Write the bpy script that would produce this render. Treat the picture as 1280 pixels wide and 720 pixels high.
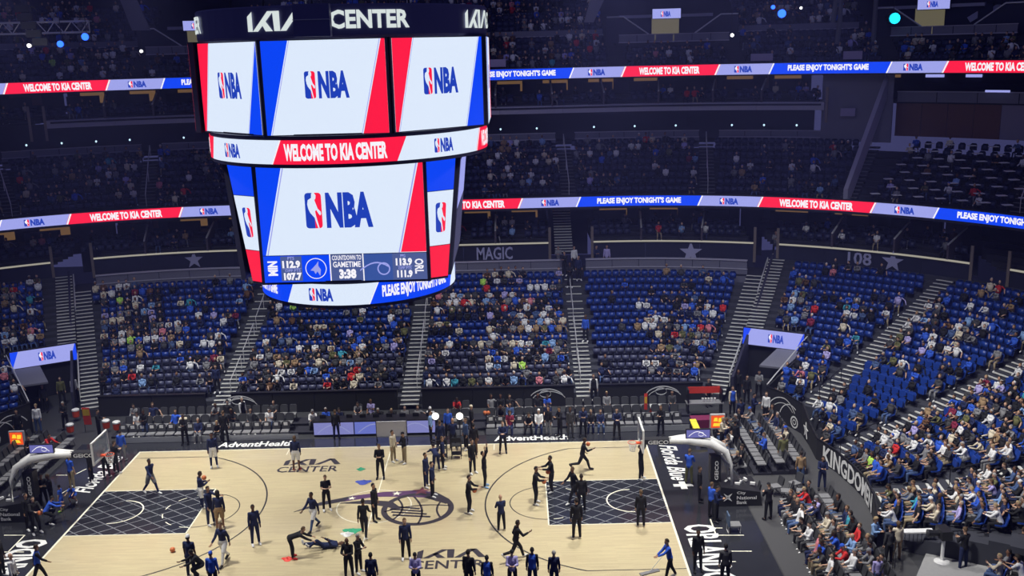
import bpy, bmesh, math, random
import numpy as np
from mathutils import Matrix, Vector
for o in list(bpy.data.objects): bpy.data.objects.remove(o)
SC = bpy.context.scene
COL = SC.collection
rnd = random.Random(7)
sin, cos, pi = math.sin, math.cos, math.pi

# ------------------------------------------------------------------ camera
CAMP = Vector((7.3498, -45.5218, 21.855)); YAW, PITCH, ROLL, FPX = -0.006078, -0.2362, -0.02536, 1252.39
_f = Vector((sin(YAW)*cos(PITCH), cos(YAW)*cos(PITCH), sin(PITCH)))
_r = Vector((cos(YAW), -sin(YAW), 0)); _u = _r.cross(_f)
RIGHT = cos(ROLL)*_r + sin(ROLL)*_u; UP = -sin(ROLL)*_r + cos(ROLL)*_u
cd = bpy.data.cameras.new('camera'); cam = bpy.data.objects.new('camera', cd); COL.objects.link(cam)
cd.sensor_width = 36; cd.lens = FPX/1280*36; cd.clip_end = 400; cd.clip_start = 0.5
M = Matrix.Identity(4)
for i in range(3):
    M[i][0] = RIGHT[i]; M[i][1] = UP[i]; M[i][2] = -_f[i]; M[i][3] = CAMP[i]
cam.matrix_world = M
SC.camera = cam

# ------------------------------------------------------------------ world, lights, exposure
SC.view_settings.view_transform = 'Standard'; SC.view_settings.look = 'None'
SC.view_settings.exposure = 0.0; SC.view_settings.gamma = 1.0
SC.view_settings.use_curve_mapping = False
W = bpy.data.worlds.new('blue_ambient_fill'); SC.world = W; W.use_nodes = True  # blue fill from every side, added to tint the dark upper decks
W.node_tree.nodes['Background'].inputs[0].default_value = (0.24, 0.25, 0.72, 1)
W.node_tree.nodes['Background'].inputs[1].default_value = 0.16

def area(name, loc, target, size, power, color=(1, .97, .93), spread=120):
    l = bpy.data.lights.new(name, 'AREA'); l.shape = 'SQUARE'; l.size = size; l.energy = power
    l.color = color; l.spread = math.radians(spread)
    o = bpy.data.objects.new(name, l); COL.objects.link(o); o.location = loc
    d = Vector(target)-Vector(loc); o.rotation_euler = d.to_track_quat('-Z', 'Y').to_euler()
    return o
for lx in (-13, 13):
    for ly in (-7, 9):
        area('court_floodlight', (lx, ly, 30), (lx*.75, ly*.7, 0), 3.0, 1280, (1, .98, .93), 62)
for lx, tx, pw in ((-18, -17, 520), (-3, -3, 560), (11, 11, 560), (22, 24, 560)):
    area('stand_floodlight', (lx, 3, 29), (tx, 18.5, 1), 2.5, pw, (.93, .95, 1), 62)
area('corner_floodlight', (15, 0, 29), (31, 3, 2), 2.5, 1050, (1, .98, .97), 66)
area('corner_floodlight', (10, -14, 29), (27, -5, 1), 2.5, 950, (1, .98, .97), 60)
area('deck_wash_light', (0, 0, 33), (4, 36, 15), 4.0, 260, (.62, .62, 1), 70)
area('deck_wash_light', (20, 0, 33), (36, 24, 15), 4.0, 130, (.62, .62, 1), 70)

# ------------------------------------------------------------------ helpers
def at(px, py, z=0.0):
    d = _f + RIGHT*((px-640)/FPX) - UP*((py-360)/FPX)
    t = (z-CAMP.z)/d.z
    p = CAMP + d*t
    return p.x, p.y

def s2l(c):
    return tuple((v/12.92 if v <= .04045 else ((v+.055)/1.055)**2.4) for v in c)
MATS = {}
def mat(name, col, rough=.6, metal=0., emit=0., noise=0., nscale=8., spec=.5, alpha=1.):
    if name in MATS: return MATS[name]
    m = bpy.data.materials.new(name); m.use_nodes = True; nt = m.node_tree
    b = nt.nodes['Principled BSDF']
    c = (*col[:3], 1)
    b.inputs['Base Color'].default_value = c
    b.inputs['Roughness'].default_value = rough; b.inputs['Metallic'].default_value = metal
    b.inputs['Specular IOR Level'].default_value = spec
    if emit > 0:
        b.inputs['Emission Color'].default_value = c; b.inputs['Emission Strength'].default_value = emit
        b.inputs['Base Color'].default_value = (0.01, 0.01, 0.01, 1)
    if noise > 0:
        tc = nt.nodes.new('ShaderNodeTexCoord'); n = nt.nodes.new('ShaderNodeTexNoise'); n.inputs['Scale'].default_value = nscale
        n.inputs['Detail'].default_value = 4
        r = nt.nodes.new('ShaderNodeMapRange'); r.inputs[3].default_value = 1-noise; r.inputs[4].default_value = 1+noise
        mx = nt.nodes.new('ShaderNodeVectorMath'); mx.operation = 'SCALE'; mx.inputs[0].default_value = col[:3]
        nt.links.new(tc.outputs['Object'], n.inputs['Vector']); nt.links.new(n.outputs[0], r.inputs[0])
        nt.links.new(r.outputs[0], mx.inputs['Scale']); nt.links.new(mx.outputs[0], b.inputs['Base Color'])
    if alpha < 1: b.inputs['Alpha'].default_value = alpha
    MATS[name] = m
    return m
def objmat(name, rough, spec=.3, weave=0.12, scale=60):
    m = bpy.data.materials.new(name); m.use_nodes = True; nt = m.node_tree; b = nt.nodes['Principled BSDF']
    oi = nt.nodes.new('ShaderNodeObjectInfo'); tc = nt.nodes.new('ShaderNodeTexCoord')
    n = nt.nodes.new('ShaderNodeTexNoise'); n.inputs['Scale'].default_value = scale
    r = nt.nodes.new('ShaderNodeMapRange'); r.inputs[3].default_value = 1-weave; r.inputs[4].default_value = 1+weave
    mx = nt.nodes.new('ShaderNodeVectorMath'); mx.operation = 'SCALE'
    L = nt.links
    L.new(tc.outputs['Object'], n.inputs['Vector']); L.new(n.outputs[0], r.inputs[0]); L.new(oi.outputs['Color'], mx.inputs[0])
    L.new(r.outputs[0], mx.inputs['Scale']); L.new(mx.outputs[0], b.inputs['Base Color'])
    b.inputs['Roughness'].default_value = rough; b.inputs['Specular IOR Level'].default_value = spec
    MATS[name] = m; return m
def attrmat(name, rough=.8):
    m = bpy.data.materials.new(name); m.use_nodes = True; nt = m.node_tree; b = nt.nodes['Principled BSDF']
    a = nt.nodes.new('ShaderNodeAttribute'); a.attribute_name = 'tint'
    nt.links.new(a.outputs['Color'], b.inputs['Base Color']); b.inputs['Roughness'].default_value = rough
    b.inputs['Specular IOR Level'].default_value = .25
    MATS[name] = m; return m

def me_from(name, V, F, mats, fm=None, smooth=False):
    me = bpy.data.meshes.new(name)
    me.from_pydata([tuple(map(float, v)) for v in V], [], [tuple(int(i) for i in f) for f in F])
    for m in (mats if isinstance(mats, (list, tuple)) else [mats]): me.materials.append(m)
    if fm is not None: me.polygons.foreach_set('material_index', np.asarray(fm, dtype=np.int32))
    if smooth: me.polygons.foreach_set('use_smooth', [True]*len(me.polygons))
    me.update(); return me
def link(name, me, parent=None, loc=None, rotz=None):
    o = bpy.data.objects.new(name, me); COL.objects.link(o)
    if parent is not None: o.parent = parent
    if loc is not None: o.location = loc
    if rotz is not None: o.rotation_euler = (0, 0, rotz)
    return o
def tag(o, label=None, cat=None, group=None, kind=None):
    if label: o['label'] = label
    if cat: o['category'] = cat
    if group: o['group'] = group
    if kind: o['kind'] = kind
    return o
def thing(name, label, cat, loc=(0, 0, 0), rotz=0, group=None, kind=None):
    o = link(name, None, None, loc, rotz); o.empty_display_size = .1
    return tag(o, label, cat, group, kind)

class MB:
    """collects shapes into one mesh"""
    def __init__(s): s.V = []; s.F = []; s.m = []; s.mats = []
    def _m(s, m):
        if m not in s.mats: s.mats.append(m)
        return s.mats.index(m)
    def add(s, V, F, m, mapf=None):
        k = len(s.V); i = s._m(m)
        s.V += [mapf(v) if mapf else tuple(v) for v in V]; s.F += [tuple(a+k for a in f) for f in F]; s.m += [i]*len(F)
    def box(s, a, b, m, rz=0, o=(0, 0, 0), tilt=0):
        x0, y0, z0 = a; x1, y1, z1 = b
        V = [(x, y, z) for z in (z0, z1) for x, y in ((x0, y0), (x1, y0), (x1, y1), (x0, y1))]
        if tilt:
            V = [(x, y*cos(tilt)-z*sin(tilt), y*sin(tilt)+z*cos(tilt)) for x, y, z in V]
        c, sn = cos(rz), sin(rz)
        V = [(o[0]+x*c-y*sn, o[1]+x*sn+y*c, o[2]+z) for x, y, z in V]
        s.add(V, [(0, 3, 2, 1), (4, 5, 6, 7), (0, 1, 5, 4), (1, 2, 6, 5), (2, 3, 7, 6), (3, 0, 4, 7)], m)
    def poly(s, pts, m, thick=0, n=None):
        """flat polygon (list of 3d points), optional thickness along n"""
        k = len(pts)
        if not thick: s.add(pts, [tuple(range(k))], m); return
        n = Vector(n)*thick
        V = list(pts)+[tuple(Vector(p)+n) for p in pts]
        F = [tuple(range(k))[::-1], tuple(range(k, 2*k))]+[(i, (i+1) % k, k+(i+1) % k, k+i) for i in range(k)]
        s.add(V, F, m)
    def tube(s, pts, r, m, n=6, closed=False):
        pts = [Vector(p) for p in pts]; k = len(pts); V = []; F = []
        rr = r if isinstance(r, (list, tuple)) else [r]*k
        for i, p in enumerate(pts):
            if closed: t = pts[(i+1) % k]-pts[i-1]
            else: t = pts[min(i+1, k-1)]-pts[max(i-1, 0)]
            t.normalize(); a = t.cross(Vector((0, 0, 1)))
            if a.length < .1: a = t.cross(Vector((1, 0, 0)))
            a.normalize(); b = t.cross(a)
            for j in range(n):
                q = 2*pi*j/n; V.append(tuple(p+(a*cos(q)+b*sin(q))*rr[i]))
        for i in range(k if closed else k-1):
            for j in range(n):
                i2 = (i+1) % k; F.append((i*n+j, i*n+(j+1) % n, i2*n+(j+1) % n, i2*n+j))
        if not closed: F += [tuple(range(n))[::-1], tuple((k-1)*n+j for j in range(n))]
        s.add(V, F, m)
    def lathe(s, prof, m, c=(0, 0, 0), n=12, sx=1, sy=1):
        V = []; F = []; k = len(prof)
        for (r, z) in prof:
            for j in range(n):
                q = 2*pi*j/n; V.append((c[0]+r*cos(q)*sx, c[1]+r*sin(q)*sy, c[2]+z))
        for i in range(k-1):
            for j in range(n): F.append((i*n+j, i*n+(j+1) % n, (i+1)*n+(j+1) % n, (i+1)*n+j))
        F += [tuple(range(n))[::-1], tuple((k-1)*n+j for j in range(n))]
        s.add(V, F, m)
    def mesh(s, name, smooth=False): return me_from(name, s.V, s.F, s.mats, s.m, smooth)
    def build(s, name, parent=None, loc=None, rotz=None, smooth=False): return link(name, s.mesh(name, smooth), parent, loc, rotz)

# --- bowl plan: straight side, round corners about (14.2, 0)
CX = 14.2
def pt(s, R):
    a = abs(s); sg = 1 if s >= 0 else -1
    if a <= CX: return (s, R)
    t = (a-CX)/R
    return (sg*(CX+R*sin(t)), R*cos(t))
def nrm(s, R):          # inward normal
    a = abs(s); sg = 1 if s >= 0 else -1
    if a <= CX: return (0., -1.)
    t = (a-CX)/R
    return (-sg*sin(t), -cos(t))
def smap(R, z0=0.):     # maps (s, v, w) to the world: along the curve, up, inward
    def f(p):
        x, y = pt(p[0], R); n = nrm(p[0], R)
        return (x+n[0]*p[2], y+n[1]*p[2], z0+p[1])
    return f
def th2s(th, R): return CX+R*math.radians(90-th)

def curved(mb, s0, s1, R, prof, m, step=1.0, mapper=None):
    """sweep a closed profile [(v up, w inward)] along the curve"""
    n = max(1, int(math.ceil(abs(s1-s0)/step))); f = (mapper or smap(R)); k = len(prof)
    V = []; F = []
    for i in range(n+1):
        s = s0+(s1-s0)*i/n
        for v, w in prof: V.append(f((s, v, w)))
    for i in range(n):
        for j in range(k): F.append((i*k+j, i*k+(j+1) % k, (i+1)*k+(j+1) % k, (i+1)*k+j))
    F += [tuple(range(k))[::-1], tuple(n*k+j for j in range(k))]
    mb.add(V, F, m)
def slab(mb, s0, s1, R, v0, v1, w0, w1, m, step=1.0, mapper=None):
    curved(mb, s0, s1, R, [(v0, w0), (v1, w0), (v1, w1), (v0, w1)], m, step, mapper)
def strip(mb, a, b, v0, v1, m, f, w=0., n=8):
    """panel face between slanted edges: a=(s at bottom, s at top), b likewise"""
    V = []; F = []
    for i in range(n+1):
        t = i/n
        V.append(f((a[0]+(b[0]-a[0])*t, v0, w))); V.append(f((a[1]+(b[1]-a[1])*t, v1, w)))
    for i in range(n): F.append((2*i, 2*i+2, 2*i+3, 2*i+1))
    mb.add(V, F, m)

_TX = {}
def textgeo(s, bold=.012, depth=.0):
    k = (s, bold, depth)
    if k in _TX: return _TX[k]
    c = bpy.data.curves.new('lettering', 'FONT'); c.body = s; c.size = 1; c.offset = bold; c.resolution_u = 2
    c.extrude = depth; c.fill_mode = 'BOTH' if depth else 'FRONT'
    o = bpy.data.objects.new('lettering', c); COL.objects.link(o)
    dg = bpy.context.evaluated_depsgraph_get(); me = bpy.data.meshes.new_from_object(o.evaluated_get(dg))
    V = np.zeros(len(me.vertices)*3); me.vertices.foreach_get('co', V); V = V.reshape(-1, 3)
    F = [tuple(p.vertices) for p in me.polygons]
    bpy.data.objects.remove(o); bpy.data.curves.remove(c); bpy.data.meshes.remove(me)
    lo, hi = V.min(0), V.max(0)
    V[:, 0] = (V[:, 0]-lo[0])/(hi[0]-lo[0]); V[:, 1] = (V[:, 1]-lo[1])/(hi[1]-lo[1])
    _TX[k] = (V, F); return _TX[k]
def text(mb, s, x0, x1, y0, y1, m, f, w=.0, bold=.012, shear=0):
    """lettering filling the box (x0..x1, y0..y1) of a mapping f(x, y, w)"""
    V, F = textgeo(s, bold)
    mb.add([(x0+(x1-x0)*v[0]+shear*v[1], y0+(y1-y0)*v[1], w) for v in V], F, m, f)
def shape(mb, pts, x0, y0, sx, sy, m, f, w=0.):
    mb.add([(x0+p[0]*sx, y0+p[1]*sy, w) for p in pts], [tuple(range(len(pts)))], m, f)

KIA = [[(0, 0), (.24, 0), (.24, 1), (0, .76)], [(.24, 0), (.5, 0), (1.26, 1), (.98, 1)], [(.62, .5), (.8, .62), (1.18, 0), (.85, 0)],
       [(1.2, 1), (1.5, 1), (1.5, 0), (1.24, 0)], [(1.5, 0), (1.76, 0), (2.4, 1), (2.12, 1)], [(2.4, 1), (2.12, 1), (2.5, .0), (2.8, 0)]]
LOGO_MAN = [(.62, 1.0), (.72, .93), (.7, .84), (.62, .8), (.66, .74), (.8, .55), (.98, .47), (1.0, .4), (.92, .36), (.82, .42), (.7, .52), (.62, .48), (.66, .36), (.84, .0), (.76, 0), (.56, .3), (.3, .44), (.2, .55), (.15, .68), (.2, .8), (.42, .86), (.44, .97), (.52, 1.02)]
def rrect(w, h, r, n=4):
    P = []
    for cx, cy, a0 in ((w-r, h-r, 0), (r, h-r, 90), (r, r, 180), (w-r, r, 270)):
        for i in range(n+1):
            a = math.radians(a0+90*i/n); P.append((cx+r*cos(a), cy+r*sin(a)))
    return P
def league_logo(mb, x, y, h, f, w, blue, red, white, word=True, dens=1, wx=1.0):
    """rounded emblem split blue / red with a white dribbling figure, then the word"""
    W_ = h*.46*wx
    half = [(p[0], p[1]) for p in rrect(W_, h, h*.09)]
    L = [(min(p[0], W_*.55), p[1]) for p in half]; Rr = [(max(p[0], W_*.55), p[1]) for p in half]
    shape(mb, L, x, y, 1, 1, blue, f, w); shape(mb, Rr, x, y, 1, 1, red, f, w)
    V = [(x+p[0]*W_*.95, y+p[1]*h, w+.004*dens) for p in LOGO_MAN]
    mb.add(V, [tuple(range(len(V)))], white, f)
    if word: text(mb, 'NBA', x+W_*1.25, x+W_*1.25+h*1.30*wx, y, y+h, blue, f, w, bold=.055)
STAR = [(cos(math.radians(90+36*i))*(1 if i % 2 == 0 else .4), sin(math.radians(90+36*i))*(1 if i % 2 == 0 else .4)) for i in range(10)]
def starfan(mb, c, r, m, f, w=0, thick=.04):
    V = [(c[0], c[1], w+thick)]+[(c[0]+p[0]*r, c[1]+p[1]*r, w+thick) for p in STAR]+[(c[0]+p[0]*r, c[1]+p[1]*r, w) for p in STAR]
    F = [(0, i+1, (i+1) % 10+1) for i in range(10)]+[(i+1, i+11, (i+1) % 10+11, (i+1) % 10+1) for i in range(10)]
    mb.add(V, F, m, f)
def plane_map(o, ux, uy, n):
    o, ux, uy, n = Vector(o), Vector(ux), Vector(uy), Vector(n)
    return lambda p: tuple(o+ux*p[0]+uy*p[1]+n*p[2])

# --- materials
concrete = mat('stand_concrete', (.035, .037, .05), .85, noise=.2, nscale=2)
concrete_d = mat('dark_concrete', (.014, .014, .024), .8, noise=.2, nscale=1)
floor_m = mat('arena_floor_rubber', (.035, .036, .04), .6, noise=.15, nscale=3)
black_m = mat('black_fabric', (.012, .012, .014), .85)
blackp = mat('black_plastic', (.02, .02, .022), .4)
greypad = mat('grey_vinyl', (.2, .2, .21), .45)
chair_m = mat('charcoal_vinyl', (.045, .046, .05), .45)
white_m = mat('white_paint', (.75, .75, .74), .45)
nosing = mat('step_nosing', (.6, .6, .56), .6)
rail_w = mat('pale_rail', (.62, .62, .62), .35, metal=.2)
rail_d = mat('dark_rail', (.03, .03, .035), .35, metal=.5)
steel = mat('steel', (.4, .41, .43), .3, metal=.9)
navy_wall = mat('navy_wall', (.012, .014, .04), .7)
grey_wall = mat('grey_wall', (.14, .14, .19), .6)
upper_wall = mat('upper_wall', (.022, .022, .045), .7)
band_m = mat('fascia_grey', (.36, .35, .43), .6)
strip_m = mat('glowing_metal_strip', s2l((.80, .78, .72)), emit=.55)  # white metal floor edge, its brightness put in as a glow
led_w = mat('led_white', s2l((.80, .84, 1.0)), emit=1.0)
led_w2 = mat('led_white_bright', s2l((.87, .92, 1.0)), emit=1.0)
led_r = mat('led_red', s2l((1.0, .11, .27)), emit=1.0)
led_b = mat('led_blue', s2l((.03, .27, .97)), emit=1.0)
led_n = mat('led_navy', s2l((.12, .25, .72)), emit=1.0)
led_l = mat('led_lavender', s2l((.62, .64, .93)), emit=1.0)
led_t = mat('led_text_white', s2l((.97, .96, 1.0)), emit=1.0)
led_g = mat('led_slate', s2l((.30, .36, .58)), emit=1.0)
warm_m = mat('warm_room_light', s2l((.62, .47, .30)), emit=.35)
glass_m = mat('balcony_glass', (.25, .26, .34), .15, alpha=.35)
wood_b = mat('brown_panel', (.10, .035, .03), .5, noise=.15)
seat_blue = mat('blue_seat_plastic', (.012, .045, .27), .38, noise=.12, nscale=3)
seat_dimmed = mat('dimmed_seat_plastic', (.012, .017, .06), .5, noise=.12, nscale=3)  # same blue seats, with the decks' dim light put into a darker colour
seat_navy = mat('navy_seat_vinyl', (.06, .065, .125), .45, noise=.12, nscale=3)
orange_m = mat('orange_leather', (.55, .14, .04), .55)
fabric_o = objmat('clothing_fabric', .85); skin_o = objmat('skin', .6, .4, .05, 20)
hair_o = objmat('hair', .7, .3, .25, 90); shoe_o = objmat('shoe_leather', .5)
crowd_m = attrmat('crowd_cloth')
eye_m = mat('eye', (.01, .01, .01), .2)
# ------------------------------------------------------------------ floor and court
mb = MB(); mb.box((-60, -60, -.3), (60, 60, -.02), floor_m)
tag(mb.build('floor'), kind='structure')

def woodmat():
    m = bpy.data.materials.new('maple_court'); m.use_nodes = True; nt = m.node_tree; b = nt.nodes['Principled BSDF']; L = nt.links
    tc = nt.nodes.new('ShaderNodeTexCoord'); mp = nt.nodes.new('ShaderNodeMapping'); mp.inputs['Scale'].default_value = (.35, 4.5, 1)
    L.new(tc.outputs['Object'], mp.inputs[0])
    n = nt.nodes.new('ShaderNodeTexNoise'); n.inputs['Scale'].default_value = 2.5; n.inputs['Detail'].default_value = 6
    L.new(mp.outputs[0], n.inputs['Vector'])
    br = nt.nodes.new('ShaderNodeTexBrick'); br.inputs['Scale'].default_value = 1; br.inputs['Mortar Size'].default_value = .004
    br.inputs['Brick Width'].default_value = 1.2; br.inputs['Row Height'].default_value = .09
    br.inputs['Color1'].default_value = (.57, .49, .30, 1); br.inputs['Color2'].default_value = (.51, .425, .265, 1); br.inputs['Mortar'].default_value = (.5, .4, .25, 1)
    L.new(tc.outputs['Object'], br.inputs['Vector'])
    r = nt.nodes.new('ShaderNodeMapRange'); r.inputs[3].default_value = .84; r.inputs[4].default_value = 1.14
    mx = nt.nodes.new('ShaderNodeVectorMath'); mx.operation = 'SCALE'
    L.new(n.outputs[0], r.inputs[0]); L.new(br.outputs[0], mx.inputs[0]); L.new(r.outputs[0], mx.inputs['Scale']); L.new(mx.outputs[0], b.inputs['Base Color'])
    b.inputs['Roughness'].default_value = .28; b.inputs['Coat Weight'].default_value = .5; b.inputs['Coat Roughness'].default_value = .1
    return m
wood = woodmat()
apron = mat('court_apron_black', (.026, .027, .033), .14, noise=.15, nscale=1.5)
keyp = mat('court_key_navy', (.026, .028, .036), .13, noise=.15, nscale=2)
linew = mat('court_line_cream', (.80, .77, .64), .4)
linek = mat('court_line_black', (.03, .03, .035), .35)
grid_m = mat('key_lattice_grey', (.2, .21, .24), .35)
logo_k = mat('court_logo_black', (.045, .04, .05), .35)
purple_m = mat('court_trail_purple', (.10, .05, .12), .35)
court = thing('basketball_court', 'pale maple basketball court with black apron and dark keys', 'court')
HX, HY = 14.325, 7.62
mb = MB(); mb.box((-18.2, -10.6, -.02), (18.2, 9.0, -.004), apron); mb.build('apron', court)
mb = MB(); mb.box((-HX, -HY, -.01), (HX, HY, 0), wood); mb.build('wood_floor', court)
fl = lambda p: (p[0], p[1], .003+p[2])
def seg(mb, a, b, w, m, z=.003):
    a = Vector((*a, 0)); b = Vector((*b, 0)); d = (b-a).normalized(); n = Vector((-d.y, d.x, 0))*w/2
    mb.add([(*(a+n).xy, z), (*(b+n).xy, z), (*(b-n).xy, z), (*(a-n).xy, z)], [(0, 1, 2, 3)], m)
def arc(mb, c, r, a0, a1, w, m, z=.003, n=40, r2=None):
    r2 = r2 or r
    V = []; F = []
    for i in range(n+1):
        a = math.radians(a0+(a1-a0)*i/n)
        V += [(c[0]+(r+w/2)*cos(a), c[1]+(r2+w/2)*sin(a), z), (c[0]+(r-w/2)*cos(a), c[1]+(r2-w/2)*sin(a), z)]
    for i in range(n): F.append((2*i, 2*i+2, 2*i+3, 2*i+1))
    mb.add(V, F, m)
for sg in (-1, 1):
    k = MB(); x0, x1 = sorted((sg*HX, sg*8.535)); k.add([(x0, -2.44, .002), (x1, -2.44, .002), (x1, 2.44, .002), (x0, 2.44, .002)], [(0, 1, 2, 3)], keyp)
    k.build('painted_key', court)
    g = MB()
    for i in range(-6, 12):      # diagonal lattice clipped to the key
        for dr in (1, -1):
            # line y = dr*.62*(x - c)
            c = x0+i*1.15; pts = []
            for x in np.linspace(x0, x1, 60):
                y = dr*.75*(x-c)-2.44*dr
                if abs(y) < 2.42: pts.append((x, y))
            if len(pts) > 1: seg(g, pts[0], pts[-1], .045, grid_m, .004)
    g.build('key_lattice', court)
    l = MB()
    seg(l, (sg*HX, -2.44), (sg*8.535, -2.44), .06, linew, .006); seg(l, (sg*HX, 2.44), (sg*8.535, 2.44), .06, linew, .006)
    seg(l, (sg*8.535, -2.44), (sg*8.535, 2.44), .06, linew, .006)
    arc(l, (sg*12.73, 0), 1.25, 90 if sg > 0 else -90, 270 if sg > 0 else 90, .07, linew, .006)
    l.build('key_line', court)
    l = MB(); arc(l, (sg*8.535, 0), 1.83, 90 if sg > 0 else -90, 270 if sg > 0 else 90, .05, linek, .005)
    for i in range(6):
        a = (-90 if sg > 0 else 90)+i*31; arc(l, (sg*8.535, 0), 1.83, a+8, a+23, .05, linew, .006, 6)
    a3 = math.degrees(math.asin(6.706/7.24))
    arc(l, (sg*12.73, 0), 7.24, (180-a3) if sg > 0 else -a3, (180+a3) if sg > 0 else a3, .075, linek, .005, 60)
    xs = sg*(12.73-7.24*cos(math.radians(a3)))
    for yy in (-6.706, 6.706): seg(l, (sg*HX, yy), (xs, yy), .05, linek, .005)
    l.build('three_point_line', court)
l = MB()
for yy in (-HY, HY): seg(l, (-HX-.05, yy), (HX+.05, yy), .08, linew, .006)
for xx in (-HX, HX): seg(l, (xx, -HY), (xx, HY), .1, linew, .006)
l.build('boundary_line', court)
l = MB(); seg(l, (0, -HY), (0, HY), .06, linew, .006); arc(l, (0, 0), 1.83, 0, 360, .05, linew, .006)
for xx in (-5.8, 5.8): seg(l, (xx, HY), (xx, HY-.9), .06, linew, .006); seg(l, (xx, -HY), (xx, -HY+.9), .06, linew, .006)
l.build('centre_line', court)
# centre emblem: ball with a sweeping trail
bx, by = at(522, 636); e = MB(); Rb = 1.78
arc(e, (bx, by), Rb-.14, 0, 360, .28, logo_k, .008, 48)
def seam(fn, w_=.1):
    q_ = [fn(t_) for t_ in np.linspace(-1, 1, 17)]
    q_ = [(a, b) for a, b in q_ if a*a+b*b < 1.62**2]
    for (a, b), (c_, d_) in zip(q_, q_[1:]): seg(e, (bx+a, by+b), (bx+c_, by+d_), w_, logo_k, .008)
seam(lambda t_: (1.6*t_, .25*t_+.35*(1-t_*t_))); seam(lambda t_: (-.15+.35*(1-t_*t_)-.3*t_, 1.6*t_)); seam(lambda t_: (1.15-.55*t_*t_*-1-.2, 1.5*t_)); seam(lambda t_: (-1.35+.6*(1-t_*t_), 1.5*t_))
for q in range(4): seg(e, (bx-1.45+q*.1, by+.35-q*.32), (bx+.1+q*.2, by+.0-q*.3), .16, logo_k, .008)
e.build('centre_emblem', court)
e = MB()
P_ = [at(367, 640), at(400, 628), at(440, 620), at(480, 615), at(520, 613), at(545, 615), at(562, 624)]
Q_ = [at(367, 640.5), at(400, 632), at(430, 627), at(470, 621), at(505, 621), at(530, 622), at(558, 630)]
for i in range(len(P_)-1):
    e.add([(*Q_[i], .0075), (*Q_[i+1], .0075), (*P_[i+1], .0075), (*P_[i], .0075)], [(0, 1, 2, 3)], logo_k if i in (0, 1, 5) else purple_m)
P_ = [at(424, 629), at(460, 625), at(490, 627), at(500, 634)]; Q_ = [at(424, 629.5), at(460, 630), at(485, 634), at(497, 638)]
for i in range(3): e.add([(*Q_[i], .0075), (*Q_[i+1], .0075), (*P_[i+1], .0075), (*P_[i], .0075)], [(0, 1, 2, 3)], logo_k)
for px, py, r in ((440, 623, .22), (496, 617, .26), (527, 614, .5)): 
    c = at(px, py); starfan(e, c, r, linew if r < .4 else mat('star_maroon', (.16, .05, .07), .4), fl, .006, .003)
e.build('comet_trail', court)
# lettering on the wood and apron
t = MB()
for (ax, ay), (bx_, by_), lo in ((at(350, 581), at(428, 573), at(348, 590)), (at(515, 697), at(607, 687), at(512, 710))):
    w = bx_-ax; hgt = (by_-ay)+.0
    ux = Vector((1, 0, 0)); f = plane_map((ax, ay, .006), (1, 0, 0), (.0, 1, 0), (0, 0, 1))
    for pg in KIA: shape(t, pg, .2, -.1, w/2.8*.95, .78, logo_k, f, 0)
    t.build('logo', court); t = MB()
    text(t, 'CENTER', 0, w*1.0, -1.05, -.3, logo_k, f, 0, bold=.015)
    t.build('lettering', court); t = MB()
t = MB(); f = plane_map((0, 0, .004), (1, 0, 0), (0, 1, 0), (0, 0, 1))
for p0, p1 in ((at(272, 559), at(367, 556)), (at(618, 551), at(711, 547))):
    text(t, 'AdventHealth', p0[0], p1[0], p0[1]-.05, p0[1]+.72, white_m, f, 0, bold=.03)
    t.build('lettering', court); t = MB()
t = MB()
# right baseline: letters read from the stand side (top of the letters towards the end)
f = plane_map((15.0, 6.9, .004), (0, -1, 0), (1, 0, 0), (0, 0, 1)); text(t, 'Florida Blue', 0, 4.6, 0, .95, white_m, f, 0, bold=.02, shear=.25); t.build('lettering', court); t = MB()
cross = [(-.15, -.45), (.15, -.45), (.15, -.15), (.45, -.15), (.45, .15), (.15, .15), (.15, .45), (-.15, .45), (-.15, .15), (-.45, .15), (-.45, -.15), (-.15, -.15)]
shape(t, [(p[0]+5.3, p[1]*1.1+.5) for p in cross], 0, 0, 1, 1, white_m, f); t.build('emblem', court); t = MB()
f2 = plane_map((14.75, -2.7, .004), (0, -1, 0), (1, 0, 0), (0, 0, 1)); text(t, 'ORLANDO', 0, 5.2, 0, 1.5, white_m, f2, 0, bold=.03); t.build('lettering', court); t = MB()
f = plane_map((-15.0, 2.3, .004), (0, 1, 0), (-1, 0, 0), (0, 0, 1)); text(t, 'Florida Blue', 0, 4.7, 0, .95, white_m, f, 0, bold=.02, shear=.25); t.build('lettering', court); t = MB()
f2 = plane_map((-14.75, -7.9, .004), (0, 1, 0), (-1, 0, 0), (0, 0, 1)); text(t, 'ORLANDO', 0, 5.2, 0, 1.5, white_m, f2, 0, bold=.03)
t.build('lettering', court)
t = MB()
for pts in ([(888, 649), (895, 669), (930, 669)], [(888, 660), (903, 660)], [(900, 689), (940, 689)], [(903, 689), (908, 702), (920, 702)],
            [(30, 690), (5, 690)], [(10, 690), (31, 669), (5, 669)], [(108, 586), (92, 594), (70, 594)], [(88, 610), (72, 620)]):
    for a, b in zip(pts, pts[1:]): seg(t, at(*a), at(*b), .07, linew, .002)
    t.build('apron_marking', court); t = MB()

# aisle rugs and walkway line
mb = MB(); mb.box((18.25, -12, -.019), (24, 12, -.005), mat('walkway_grey', (.06, .06, .063), .55, noise=.1)); tag(mb.build('walkway_floor'), kind='structure')

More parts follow.
